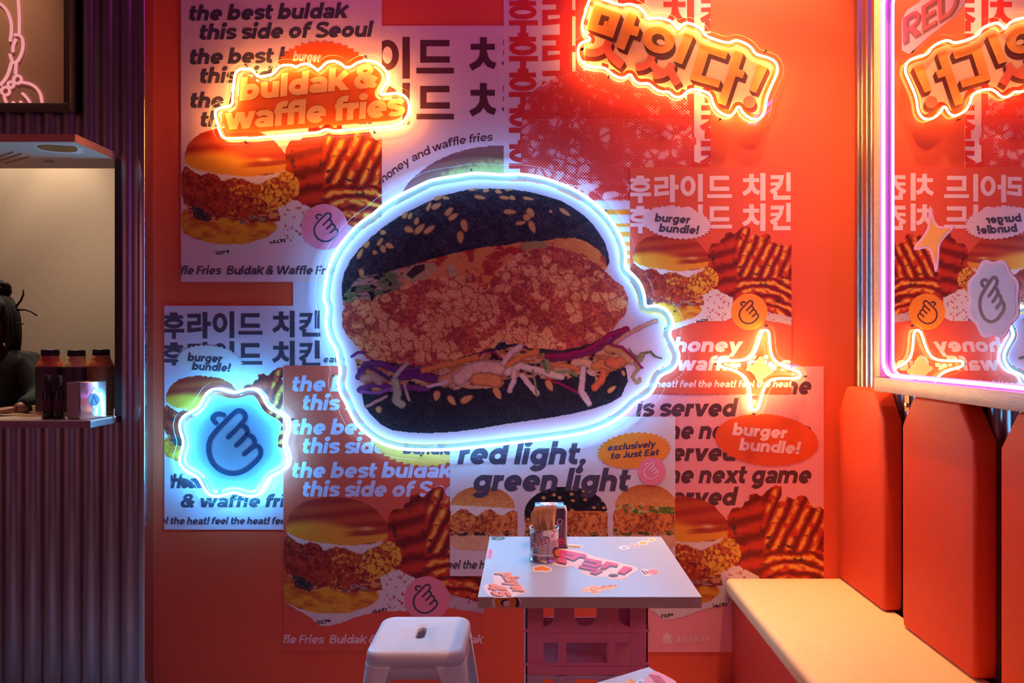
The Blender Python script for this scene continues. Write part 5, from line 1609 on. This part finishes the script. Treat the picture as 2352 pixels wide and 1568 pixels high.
o = wrap('sticker', KC(disc(880, 1205, 84, 108, 28)), mat('label_brown', (96, 44, 36), .45), t, .0002, 1.5)
wrap('print', KC(disc(880, 1210, 70, 70, 24)), mat('label_orange', (240, 130, 46), .45, vary=.3, scale=220), o, .0006, 1.5)
o = wrap('sticker', bumpy(KC([(520, 1385), (560, 1345), (630, 1345), (650, 1375), (620, 1420), (560, 1425)]), 1), mat('label_peach', (246, 190, 140), .45), t, .0002)

M_wood = mat('fork_birch', (226, 172, 118), .6, vary=.08, scale=60, stretch=(1, 1, .15))
def fork_mesh(spoon=False):
    L, hw = .158, .0125
    left = [(.0045, 0), (.0050, .004), (.0045, .05), (.0045, .095), (.0075, .108), (.0115, .122), (hw, .135)]
    pts = [(x, z) for x, z in left]
    if spoon:
        head = [(.0125, .142), (.0105, .151), (.006, .1565)]
        P = pts + head + [(-x, z) for x, z in reversed(pts + head)]
    else:
        tines = [(.0115, .158), (.0088, .1585), (.0078, .138), (.0062, .138), (.0052, .1588), (.0022, .159), (.0012, .138)]
        right = pts + tines
        P = right + [(-x, z) for x, z in reversed(right)]
    n = len(P)
    th = .0008
    bend = lambda z: .004 * math.sin(min(max((z - .09) / .07, 0), 1) * math.pi)
    v = [(x, -th + bend(z), z) for x, z in P] + [(x, th + bend(z), z) for x, z in P]
    f = [tuple(range(n)), tuple(range(2 * n - 1, n - 1, -1))] + [(i, i + n, (i + 1) % n + n, (i + 1) % n) for i in range(n)]
    me = bpy.data.meshes.new('wooden_spoon' if spoon else 'wooden_fork')
    me.from_pydata(v, [], f)
    me.materials.append(M_wood)
    return me
fm, sm = fork_mesh(), fork_mesh(True)
rnd = random.Random(3)
fk = []
for i in range(26):
    row = i // 13
    c_ = i % 13
    spoon = i == 0
    o = bpy.data.objects.new('wooden_spoon' if spoon else 'wooden_fork', sm if spoon else fm)
    COL.objects.link(o)
    fx = -.031 + c_ * .0052
    fy = -.020 + .024 * row - .0006 * abs(c_ - 6) + rnd.uniform(-.001, .001)
    if spoon: fx, fy = -.024, -.030
    o.location = (TC[0] + fx * .85, TC[1] + fy, TZ + .0035 + (rnd.uniform(0, .006) if not spoon else 0))
    ang = math.radians(rnd.uniform(58, 72)) if not spoon else math.radians(8)
    if c_ in (8,) and row == 0: ang = math.radians(14); o.location.y = TC[1] - .029
    o.rotation_euler = (math.radians(rnd.uniform(-1, 1)), math.radians(fx * 160), ang)
    tag(o, 'pale wooden spoon standing at the left front of the fork tin' if spoon else 'wooden fork standing upright in the metal tin', 'spoon' if spoon else 'fork', None if spoon else 'wooden forks in the tin')

def oriented_box(mb, c, u, v, a0, a1, b0, b1, z0, z1, mi=0):
    q = [(c[0] + u[0] * a + v[0] * b, c[1] + u[1] * a + v[1] * b, z) for z in (z0, z1) for a, b in ((a0, b0), (a1, b0), (a1, b1), (a0, b1))]
    return mb.add(q, [(3, 2, 1, 0), (4, 5, 6, 7), (0, 1, 5, 4), (1, 2, 6, 5), (2, 3, 7, 6), (3, 0, 4, 7)], mi)
M_dark_metal = mat('dark_brushed_steel', (118, 110, 124), .3, .85, vary=.08)
t = thing('napkin_dispenser', (.072, 2.45, TZ), 'dark metal napkin dispenser standing behind the fork tin', 'napkin dispenser')
bx = MB().box(.020, .119, 2.405, 2.490, TZ + .004, TZ + .134)
bx.build('body', M_dark_metal, t, bevel=.003)
MB().box(.016, .128, 2.40, 2.495, TZ, TZ + .005).build('base', mat('dispenser_base', (60, 40, 54), .4), t, bevel=.001)
MB().box(.1192, .1265, 2.412, 2.484, TZ + .010, TZ + .126).build('napkins', mat('napkin_white', (244, 224, 214), .8, vary=.04, scale=80), t, bevel=.003)
pf = on_wall(2.4048)
o = flat('sticker', [([bumpy(KC([(870, 560), (930, 525), (985, 570), (960, 640), (900, 665), (860, 640)]), 1)], mat('label_pink', 0), .0002)], pf, t)
flat('print', [([bumpy(KC([(880, 575), (930, 545), (970, 575), (940, 635), (900, 645)]), 1)], M_dk, .0005)], pf, o)
o = flat('sticker', [([KC([(860, 930), (960, 925), (1005, 960), (1010, 1100), (870, 1110)])], M_hot, .0002)], pf, t)
flat('print', [([KC([(880, 1000), (1000, 985), (1002, 1000), (880, 1018)]), KC([(880, 1050), (1004, 1035), (1006, 1050), (880, 1068)])], M_dk, .0005)], pf, o)
pt = on_level(TZ + .1345)
o = flat('sticker', [([bumpy(KC([(490, 205), (680, 200), (850, 205), (880, 235), (820, 262), (720, 265), (690, 285), (600, 262)]), 1)], M_wt, .0002)], pt, t)
flat('print', [([KC(disc(775, 232, 70, 22))], mat('sticker_salmon', 0), .0005)], pt, o)

# ------------------------------------------------------------------ white stool
M_white = mat('white_painted_steel', (224, 216, 222), .34, vary=.015)
SX, SY, SZ, HS = -.365, 2.455, .450, .158
t = thing('stool', (SX, SY, 0), 'low white metal stool in front of the red poster', 'stool')
def rsq(h, r, z, n=12):
    P = []
    for sx, sy, a in ((1, 1, 0), (-1, 1, 90), (-1, -1, 180), (1, -1, 270)):
        for i in range(n + 1):
            q = math.radians(a + 90 * i / n)
            P.append((SX + sx * (h - r) + r * math.cos(q), SY + sy * (h - r) + r * math.sin(q), z))
    return P
def slot(w, l, z, n=12):
    P = []
    for sx, sy, a in ((1, 1, 0), (-1, 1, 90), (-1, -1, 180), (1, -1, 270)):
        for i in range(n + 1):
            q = math.radians(a + 90 * i / n)
            P.append((SX + w * math.cos(q), SY + .005 + sy * (l - w) + w * math.sin(q), z))
    return P
loops = [slot(.0155, .046, SZ - .014), slot(.0155, .046, SZ - .004), slot(.0175, .048, SZ - .0015), rsq(.115, .03, SZ - .0015), rsq(.132, .034, SZ - .0015), rsq(.135, .035, SZ + .001), rsq(.138, .036, SZ + .001), rsq(.141, .037, SZ - .0005), rsq(.148, .042, SZ - .002), rsq(.154, .046, SZ - .007), rsq(.157, .048, SZ - .014), rsq(HS, .049, SZ - .022), rsq(HS + .001, .05, SZ - .048), rsq(HS - .002, .05, SZ - .048)]
MB().loft(loops, cap0=False, cap1=False).build('seat', M_white, t, smooth=True)
ap = MB()
lo_ = [rsq(HS - .003, .048, SZ - .047), rsq(HS + .002, .05, SZ - .083), rsq(HS, .049, SZ - .083), rsq(HS - .005, .047, SZ - .047)]
ap.loft(lo_, cap0=False, cap1=False)
ap.build('apron', M_white, t, smooth=True)
for sx, sy in ((-1, -1), (1, -1), (1, 1), (-1, 1)):
    mb = MB()
    loops = []
    for k in range(9):
        f = k / 8
        z_ = (SZ - .045) * (1 - f)
        out_ = HS + .0025 + .050 * f
        wd = .062 * (1 - f) ** 1.6 + .026
        # folded sheet: two flanges joined by a round corner
        e = .003
        rc = min(.047, wd * .62)
        A = [math.radians(90 * i / 6) for i in range(7)]
        L = [(out_, out_ - wd)] + [(out_ - rc + rc * math.cos(q), out_ - rc + rc * math.sin(q)) for q in A] + [(out_ - wd, out_), (out_ - wd, out_ - e)]
        L += [(out_ - rc + (rc - e) * math.cos(q), out_ - rc + (rc - e) * math.sin(q)) for q in reversed(A)] + [(out_ - e, out_ - wd)]
        loops.append([(SX + sx * a, SY + sy * b, z_) for a, b in L])
    mb.loft(loops)
    o = mb.build('leg', M_white, t)
    smooth_by_angle(o, 50)
br = MB()
for (a, b) in (((-1, -1), (1, 1)), ((1, -1), (-1, 1))):
    p = [(SX + a[0] * .185, SY + a[1] * .185, .13), (SX, SY, .13 + (.009 if a[0] > 0 else 0)), (SX + b[0] * .185, SY + b[1] * .185, .13)]
    br.tube(p, .007, 8)
br.build('cross_brace', M_white, t, smooth=True)

# ------------------------------------------------------------------ kitchen hatch: counter, canopy, light picture
M_counter = mat('counter_laminate', (198, 180, 168), .4, vary=.03)
M_cedge = mat('counter_edge', (150, 120, 128), .3, .6, vary=.05)
t = thing('counter_shelf', (-2.4, 3.0, CT - .027), 'serving counter shelf of the kitchen hatch', 'counter')
MB().box(-3.2, -1.680, 2.784, 3.085, CT - .004, CT).build('worktop', M_counter, t)
MB().box(-3.2, -1.680, 2.784, 3.085, CT - .027, CT - .0042).build('edge', M_cedge, t)
t = thing('canopy', (-2.4, 2.9, 2.176), 'flat pale canopy above the kitchen hatch with printed stickers', 'canopy')
M_can = mat('canopy_board', (214, 196, 182), .55, vary=.03)
MB().box(-3.2, -1.6905, 2.705, 3.122, 2.1765, 2.199).build('board', M_can, t)
MB().box(-3.2, -1.6895, 2.7035, 2.7049, 2.176, 2.2055).box(-1.6903, -1.6885, 2.7049, FAC - .012, 2.176, 2.2055).build('metal_edge', mat('canopy_edge', (214, 150, 130), .28, .7), t)
def under(x, y, lift=0.0):
    h = 2.1763 - lift - EYE
    d = h * F / (CY - y)
    return ((x - CX) / F * d, d, 2.1763 - lift)
KU = lambda p: Z(0, 0, 3.014, p)
o = flat('sticker', [([bumpy(KU([(225, 1000), (340, 992), (470, 1005), (520, 1000), (560, 1028), (605, 1028), (550, 1045), (590, 1055), (540, 1066), (400, 1058), (280, 1045)]), 1)], M_wt, .0001)], under, t)
flat('print', [([bumpy(KU([(238, 1005), (340, 998), (470, 1010), (515, 1006), (545, 1035), (520, 1055), (400, 1052), (285, 1038)]), 1)], mat('sticker_bronze', (150, 96, 40), .5, vary=.35, scale=60), .0003)], under, o)
o = flat('sticker', [([bumpy(KU([(0, 1080), (60, 1042), (170, 1045), (260, 1085), (170, 1115), (130, 1140), (20, 1148), (-60, 1120)]), 1)], mat('sticker_rosewood', (226, 186, 174), .5), .0001)], under, t)
flat('print', [(stroke(KU([(-20, 1090), (90, 1052)]), 4) + stroke(KU([(0, 1112), (150, 1062)]), 4) + stroke(KU([(30, 1130), (200, 1085)]), 4), mat('sticker_umber', (130, 70, 56), .5), .0003)], under, o)
flat('sticker', [([KU(disc(338, 1117, 42, 9))], mat('sticker_ash', (120, 108, 100), .5), .0001)], under, t)

# light picture of a hand and a necklace line drawing
dp = 2.928
t = thing('picture_panel', (-2.3, 2.94, 2.36), 'dark framed beige panel with a pink glowing line drawing of a hand', 'sign')
x1 = (150 - CX) / F * dp
zb = EYE - (238 - CY) / F * dp
MB().box(-3.1, x1, dp, dp + .012, zb, 3.3).build('panel', mat('panel_beige', (196, 150, 118), .7, vary=.05, scale=120), t)
M_fr = mat('frame_umber', (62, 34, 26), .5, vary=.08)
MB().box(-3.1, x1 + .026, dp - .012, dp + .03, zb - .027, zb).box(x1, x1 + .026, dp - .012, dp + .03, zb, 3.3).build('frame', M_fr, t, bevel=.002)
G_PINK = glow('line_pink', (1.0, .36, .40), .95)
pn = on_wall(dp - .004)
mb = MB()
def curve(P, k=2):
    for _ in range(k):
        R = [P[0]]
        for i in range(len(P) - 1):
            a, b = P[i], P[i + 1]
            R += [(a[0] * .75 + b[0] * .25, a[1] * .75 + b[1] * .25), (a[0] * .25 + b[0] * .75, a[1] * .25 + b[1] * .75)]
        P = R + [P[-1]]
    return P
LINES = [[(-120, -20), (0, 20), (52, 75), (78, 150), (80, 225), (70, 285)], [(125, -20), (134, 100), (133, 235)], [(100, 240), (145, 242), (163, 300), (150, 375), (112, 438), (85, 430), (68, 375)], [(112, 268), (92, 305), (88, 360)], [(80, 430), (52, 530), (0, 590)], [(112, 440), (108, 512)], [(150, 568), (225, 582), (280, 640), (292, 715)], [(155, 645), (190, 680), (210, 716)], [(28, 668), (45, 716)], [(88, 706), (100, 716)], [(140, 702), (150, 716)], [(-60, 640), (0, 620)]]
for L in LINES:
    mb = MB().tube([pn(*p) for p in KU(curve(L))], .0058, 8)
    mb.build('light_line', G_PINK, t, smooth=True)
for cx_, cy_, r_ in ((121, 550, 27), (75, 585, 20), (38, 630, 28)):
    MB().tube([pn(*p) for p in KU(disc(cx_, cy_, r_, r_, 20))], .0052, 8, True).build('light_line', G_PINK, t, smooth=True)

# ------------------------------------------------------------------ things on the counter
def bottle(cx, cy, r, h, ms_, mc, label, cap_r):
    t = thing('sauce_bottle', (cx, cy, CT), label, 'bottle', 'large sauce bottles on the counter')
    MB().lathe([(r * .9, 0), (r, .006), (r, h * .72), (r * .985, h * .755), (r * .74, h * .835), (r * .68, h * .855), (r * .68, h * .905)], 32, (cx, cy, CT)).build('body', ms_, t, smooth=True)
    MB().lathe([(cap_r, h * .89), (cap_r, h * .985), (cap_r * .93, h), (.001, h)], 28, (cx, cy, CT), cap=False).build('cap', mc, t, smooth=True)
    MB().lathe([(r + .0006, h * .06), (r + .0006, h * .74)], 32, (cx, cy, CT), cap=False).build('label_wrap', mat('bottle_label', (70, 52, 62), .4, vary=.1) if 'first' in label or 'middle' in label else mat('bottle_label_amber', (150, 88, 58), .4, vary=.1), t, smooth=True)
    return t
M_cap = mat('black_cap', (30, 26, 30), .45, vary=.1)
def at_counter(px, d): return (px - CX) / F * d
bottle(at_counter(115.5, 3.02), 3.02, .0512, .270, mat('sauce_red', (214, 106, 64), .3, vary=.05), M_cap, 'first large sauce bottle, nearest the person, with orange red sauce', .0335)
bottle(at_counter(176, 3.02), 3.02, .0512, .268, mat('sauce_cream', (222, 176, 110), .3, vary=.08), M_cap, 'middle large sauce bottle with a dark label and cream sauce', .033)
bottle(at_counter(232.5, 3.02), 3.02, .0512, .271, mat('sauce_amber', (220, 132, 70), .3, vary=.05), M_cap, 'right large sauce bottle of amber sauce behind the napkin box', .032)
M_glass_dark = mat('dark_bottle_glass', (30, 18, 26), .15, vary=.1, coat=.5)
def small_bottle(px, label):
    d = 2.858
    cx = at_counter(px, d)
    t = thing('small_bottle', (cx, d, CT), label, 'bottle', 'small dark bottles on the counter')
    r = .0212
    MB().lathe([(r * .9, 0), (r, .004), (r, .088), (r * .55, .122), (r * .5, .128), (r * .5, .150)], 24, (cx, d, CT)).build('body', M_glass_dark, t, smooth=True)
    MB().lathe([(r * .56, .138), (r * .56, .170), (.001, .171)], 20, (cx, d, CT), cap=False).build('cap', M_cap, t, smooth=True)
    MB().lathe([(r + .0005, .030), (r + .0005, .078)], 24, (cx, d, CT), cap=False).build('label_wrap', mat('small_label', (84, 34, 46), .5, vary=.2), t, smooth=True)
small_bottle(110, 'left small dark sauce bottle in front of the large bottles')
small_bottle(136.5, 'right small dark sauce bottle beside the napkin box')
c = (-1.7385, 2.815)
uR, uL = Vector((.051, .095)).normalized(), Vector((-.0955, .048)).normalized()
t = thing('napkin_dispenser', (-1.775, 2.93, CT), 'bright chrome napkin dispenser at the end of the counter', 'napkin dispenser')
mb = oriented_box(MB(), c, uR, uL, 0, .104, .0, .085, CT + .001, CT + .146)
mb.build('body', mat('chrome_box', (226, 228, 232), .16, .95, vary=.04, scale=8), t, bevel=.003)
mb = oriented_box(MB(), c, uR, uL, -.004, 0.001, .010, .080, CT + .008, CT + .142)
mb.build('napkins', mat('napkin_pile', (206, 176, 180), .8, vary=.06, scale=60, bump=.2), t, bevel=.003)
def on_box(x, y, lift=0.0):
    # right-hand face of the box: plane through c along uR
    nrm = Vector((uR.y, -uR.x))
    d = Vector(((x - CX) / F, 1.0))
    s = (Vector(c).dot(nrm) + .0004 + lift) / d.dot(nrm)
    return (d.x * s, s, EYE - (y - CY) / F * s)
KB = lambda p: Z(60, 780, 7.13, p)
o = flat('emblem', [(stroke(KB([(1115, 775), (1222, 965), (1112, 1165), (1005, 980)]), .9, True), M_ink, .0002), ([bumpy(KB([(1040, 900), (1120, 865), (1200, 930), (1205, 1030), (1130, 1095), (1040, 1070), (1015, 990)]), 1)], mat('emblem_blue', (104, 140, 180), .4), .0002), (stroke(KB([(1060, 1060), (1110, 920), (1160, 1050)]), 3) + stroke(KB([(1075, 1070), (1085, 1000)]), 3), mat('emblem_dark', (60, 70, 100), .4), .0005)], on_box, t)
pcup = (at_counter(86, 3.02), 3.02)
t = tag(MB().lathe([(.014, 0), (.019, .036), (.0205, .037), (.019, .034), (.0135, .003), (.001, .003)], 24, (pcup[0], pcup[1], CT), cap=False).build('paper_cup', mat('cup_paper', (222, 206, 190), .7), smooth=True), 'tiny paper sauce cup behind the first large bottle', 'cup')
M_stick = mat('stick_birch', (206, 168, 130), .7, vary=.08)
rnd = random.Random(11)
for i in range(9):
    d = rnd.uniform(2.88, 3.06); px = rnd.uniform(28, 82)
    x = at_counter(px, d); a = rnd.uniform(-.35, .35); L = .045
    mb = MB().tube([(x - L * math.cos(a), d - L * math.sin(a), CT + .0022 + .0042 * (i % 3)), (x + L * math.cos(a), d + L * math.sin(a), CT + .0022 + .0042 * (i % 3))], .002, 6)
    tag(mb.build('wooden_stick', M_stick), 'thin wooden stick lying loose on the counter', 'stick', 'wooden sticks scattered on the counter')
x, d = at_counter(262, 2.90), 2.90
t = thing('card_holder', (x, d, CT), 'small pale peg standing at the right end of the counter', 'holder')
MB().lathe([(.006, 0), (.006, .003), (.0016, .008), (.0016, .034), (.001, .035)], 12, (x, d, CT)).build('peg', mat('peg_pale', (230, 190, 190), .5), t, smooth=True)

# ------------------------------------------------------------------ the person behind the counter
M_skin = mat('skin_brown', (150, 98, 74), .5, vary=.05, scale=40)
M_top = mat('black_top', (30, 30, 32), .8, vary=.2, scale=60, bump=.15)
M_hair = mat('dark_dreads', (34, 26, 24), .8, vary=.35, scale=140, bump=.5)
PX, PY = -2.385, 3.22
person = thing('person', (PX, PY, 0), 'person with dark dreadlocks and a black top leaning at the kitchen counter', 'person')

def skin_mesh(name, chain, edges, mats, parent, sub=2, root=0):
    me = bpy.data.meshes.new(name)
    org = BASE[parent.name]
    me.from_pydata([tuple(Vector(p[:3]) - org) for p in chain], edges, [])
    o = bpy.data.objects.new(name, me)
    COL.objects.link(o)
    o.parent = parent
    BASE[o.name] = org
    m = o.modifiers.new('skin', 'SKIN')
    m.use_smooth_shade = True
    for i, p in enumerate(chain):
        sv = me.skin_vertices[0].data[i]
        sv.radius = (p[3], p[4] if len(p) > 4 else p[3])
        sv.use_root = (i == root)
    s = o.modifiers.new('sub', 'SUBSURF'); s.levels = sub; s.render_levels = sub
    me.materials.append(mats)
    return o
# body: pelvis, trunk, neck, head, arms, legs in one skin surface
hx, hy, hz = PX + .015, PY - .045, 1.515
body = [(PX, PY + .02, .93, .15, .11), (PX, PY + .02, 1.10, .135, .10), (PX, PY, 1.25, .128, .085), (PX, PY - .005, 1.335, .078, .058), (PX, PY - .02, 1.40, .052, .050), (hx, hy, 1.455, .06, .07), (hx, hy, 1.515, .078, .092), (hx, hy + .01, 1.575, .066, .078),
        (PX + .17, PY - .01, 1.335, .052), (PX + .27, PY - .07, 1.195, .038), (PX + .288, PY - .165, 1.168, .028), (PX + .272, PY - .235, 1.155, .023),
        (PX - .17, PY - .01, 1.335, .052), (PX - .235, PY - .05, 1.19, .042), (PX - .17, PY - .18, 1.165, .030), (PX - .11, PY - .24, 1.155, .023),
        (PX + .09, PY + .03, .86, .085), (PX + .10, PY + .02, .48, .058), (PX + .10, PY + .04, .09, .038), (PX + .10, PY - .08, .035, .034),
        (PX - .09, PY + .03, .86, .085), (PX - .10, PY + .02, .48, .058), (PX - .10, PY + .04, .09, .038), (PX - .10, PY - .08, .035, .034)]
ed = [(0, 1), (1, 2), (2, 3), (3, 4), (4, 5), (5, 6), (6, 7), (3, 8), (8, 9), (9, 10), (10, 11), (3, 12), (12, 13), (13, 14), (14, 15), (0, 16), (16, 17), (17, 18), (18, 19), (0, 20), (20, 21), (21, 22), (22, 23)]
skin_mesh('body', body, ed, M_skin, person)
# face: eyes, nose, lips, ears
fd = Vector((.25, -1, -.12)).normalized()
rt = Vector((fd.y * -1, fd.x, 0)).normalized()
C0 = Vector((hx, hy, 1.515))
def blob(mb, c, rx, ry, rz, n=10):
    vs, fs = [], []
    for i in range(n + 1):
        th = math.pi * i / n
        for k in range(n):
            a = 2 * math.pi * k / n
            p = c + rt * (rx * math.sin(th) * math.cos(a)) + fd * (ry * math.sin(th) * math.sin(a)) + Vector((0, 0, rz * math.cos(th)))
            vs.append(tuple(p))
    for i in range(n):
        for k in range(n):
            fs.append((i * n + k, i * n + (k + 1) % n, (i + 1) * n + (k + 1) % n, (i + 1) * n + k))
    mb.add(vs, fs)
mb = MB()
blob(mb, C0 + fd * .090 + Vector((0, 0, -.014)), .012, .013, .014)
blob(mb, C0 + fd * .090 + Vector((0, 0, .005)), .009, .010, .03)
mb.build('nose', M_skin, person, smooth=True)
for s in (-1, 1):
    mb = MB(); blob(mb, C0 + fd * .080 + rt * (s * .032) + Vector((0, 0, .012)), .013, .010, .009)
    mb.build('eye', mat('eye_dark', (60, 44, 40), .2), person, smooth=True)
    mb = MB(); blob(mb, C0 + rt * (s * .082) + Vector((0, 0, -.002)), .010, .018, .030)
    mb.build('ear', M_skin, person, smooth=True)
mb = MB(); blob(mb, C0 + fd * .088 + Vector((0, 0, -.048)), .024, .010, .009)
mb.build('lips', mat('lips_brown', (128, 66, 58), .4), person, smooth=True)
# hands flat on the counter, five fingers each
for s in (1, -1):
    w0 = Vector((PX + (.272 if s > 0 else -.11), PY - (.235 if s > 0 else .24), 1.155))
    dirv = Vector((.10 if s > 0 else .10, -1, 0)).normalized()
    if s > 0: dirv = Vector((-.85, -.55, 0)).normalized()
    side = Vector((-dirv.y, dirv.x, 0))
    pts = [(*(w0 - dirv * .005), .021, .017), (*(w0 + dirv * .04 + Vector((0, 0, -.004))), .030, .014), (*(w0 + dirv * .075 + Vector((0, 0, -.006))), .033, .012)]
    ed = [(0, 1), (1, 2)]
    for k, (off, L, spread) in enumerate(((-.030, .062, -.16), (-.010, .074, -.05), (.011, .070, .05), (.031, .055, .16))):
        base = w0 + dirv * .078 + side * off + Vector((0, 0, -.006))
        d = (dirv + side * spread).normalized()
        i = len(pts)
        pts += [(*(base + d * L * .35 + Vector((0, 0, .004))), .0085), (*(base + d * L * .7 + Vector((0, 0, -.002))), .0078), (*(base + d * L + Vector((0, 0, -.010))), .0065)]
        ed += [(2, i), (i, i + 1), (i + 1, i + 2)]
    tb_ = w0 + dirv * .03 + side * (-.030 * s)
    i = len(pts)
    pts += [(*(tb_ + dirv * .022 - side * s * .014 + Vector((0, 0, -.006))), .010), (*(tb_ + dirv * .048 - side * s * .022 + Vector((0, 0, -.012))), .008)]
    ed += [(1, i), (i, i + 1)]
    skin_mesh('hand', pts, ed, M_skin, person)
# black top with sleeves
top = [(PX, PY + .02, .98, .165, .125), (PX, PY + .02, 1.10, .150, .118), (PX, PY, 1.25, .165, .122), (PX, PY - .01, 1.340, .120, .095), (PX, PY - .015, 1.385, .066, .062),
       (PX + .172, PY - .01, 1.335, .066), (PX + .268, PY - .07, 1.20, .052), (PX + .288, PY - .165, 1.176, .040), (PX + .280, PY - .215, 1.170, .034), (PX - .172, PY - .01, 1.335, .066), (PX - .24, PY - .05, 1.195, .056), (PX - .185, PY - .15, 1.172, .044)]
skin_mesh('top', top, [(0, 1), (1, 2), (2, 3), (3, 4), (3, 5), (5, 6), (6, 7), (7, 8), (3, 9), (9, 10), (10, 11)], M_top, person)
trou = [(PX, PY + .02, .97, .16, .12), (PX + .09, PY + .03, .85, .095), (PX + .10, PY + .02, .48, .072), (PX + .10, PY + .04, .10, .060), (PX - .09, PY + .03, .85, .095), (PX - .10, PY + .02, .48, .072), (PX - .10, PY + .04, .10, .060)]
skin_mesh('trousers', trou, [(0, 1), (1, 2), (2, 3), (0, 4), (4, 5), (5, 6)], M_top, person)
# hair: cap, bun and dreadlocks
mb = MB()
vs, fs = [], []
n = 16
for i in range(10):
    th = math.pi * .56 * i / 9
    for k in range(n):
        a = 2 * math.pi * k / n
        rr_ = .100 if math.sin(a) < 0 else .112
        vs.append((hx + .092 * math.sin(th) * math.cos(a), hy + .018 + rr_ * math.sin(th) * math.sin(a), 1.545 + .092 * math.cos(th)))
for i in range(9):
    for k in range(n):
        fs.append((i * n + k, i * n + (k + 1) % n, (i + 1) * n + (k + 1) % n, (i + 1) * n + k))
mb.add(vs, fs)
mb.build('hair', M_hair, person, smooth=True)
rnd = random.Random(5)
hair_parts = []
mb = MB()
for i in range(16):                                       # locks piled into a bun on top
    a0 = rnd.uniform(0, 6.28); z0 = rnd.uniform(1.625, 1.69); R_ = rnd.uniform(.02, .062)
    P = []
    for k in range(8):
        a = a0 + k * .42
        P.append((hx + .01 + R_ * math.cos(a), hy + .02 + R_ * math.sin(a), z0 + .012 * math.sin(k * 1.1 + i)))
    mb.tube(P, [.012, .0125, .013, .013, .013, .012, .011, .008], 7)
mb.build('hair_bun', M_hair, person, smooth=True)
mb = MB()
for i in range(34):                                       # locks hanging round the head
    a = math.radians(-50 + i * (285 / 33.0) - 0)
    sx_, sy_ = math.cos(a), math.sin(a)
    L = rnd.uniform(.15, .25) if sy_ > -.3 else rnd.uniform(.06, .15)
    P = []
    for k in range(9):
        f = k / 8
        drop = max(f - .25, 0) / .75
        out_ = .022 + .070 * math.sin(min(f / .45, 1) * math.pi / 2) + .014 * math.sin(drop * 2.6) + rnd.uniform(-.003, .003)
        P.append((hx + sx_ * out_, hy + .015 + sy_ * (out_ + .008), 1.650 - .035 * min(f / .25, 1) ** 2 - L * 1.25 * drop))
    mb.tube(P, [.010, .0115, .0115, .011, .0105, .010, .009, .008, .006], 7)
mb.build('dreadlocks', M_hair, person, smooth=True)
mb = MB()
for P in ([(36, 705), (48, 690), (54, 675), (53, 664)], [(38, 712), (58, 711), (72, 716), (85, 725)], [(38, 742), (48, 744), (53, 743)]):
    mb.tube([on_wall(3.19)(*p) for p in P], [.0048, .0042, .0036, .003][:len(P)], 6)
mb.build('stray_lock', M_hair, person, smooth=True)
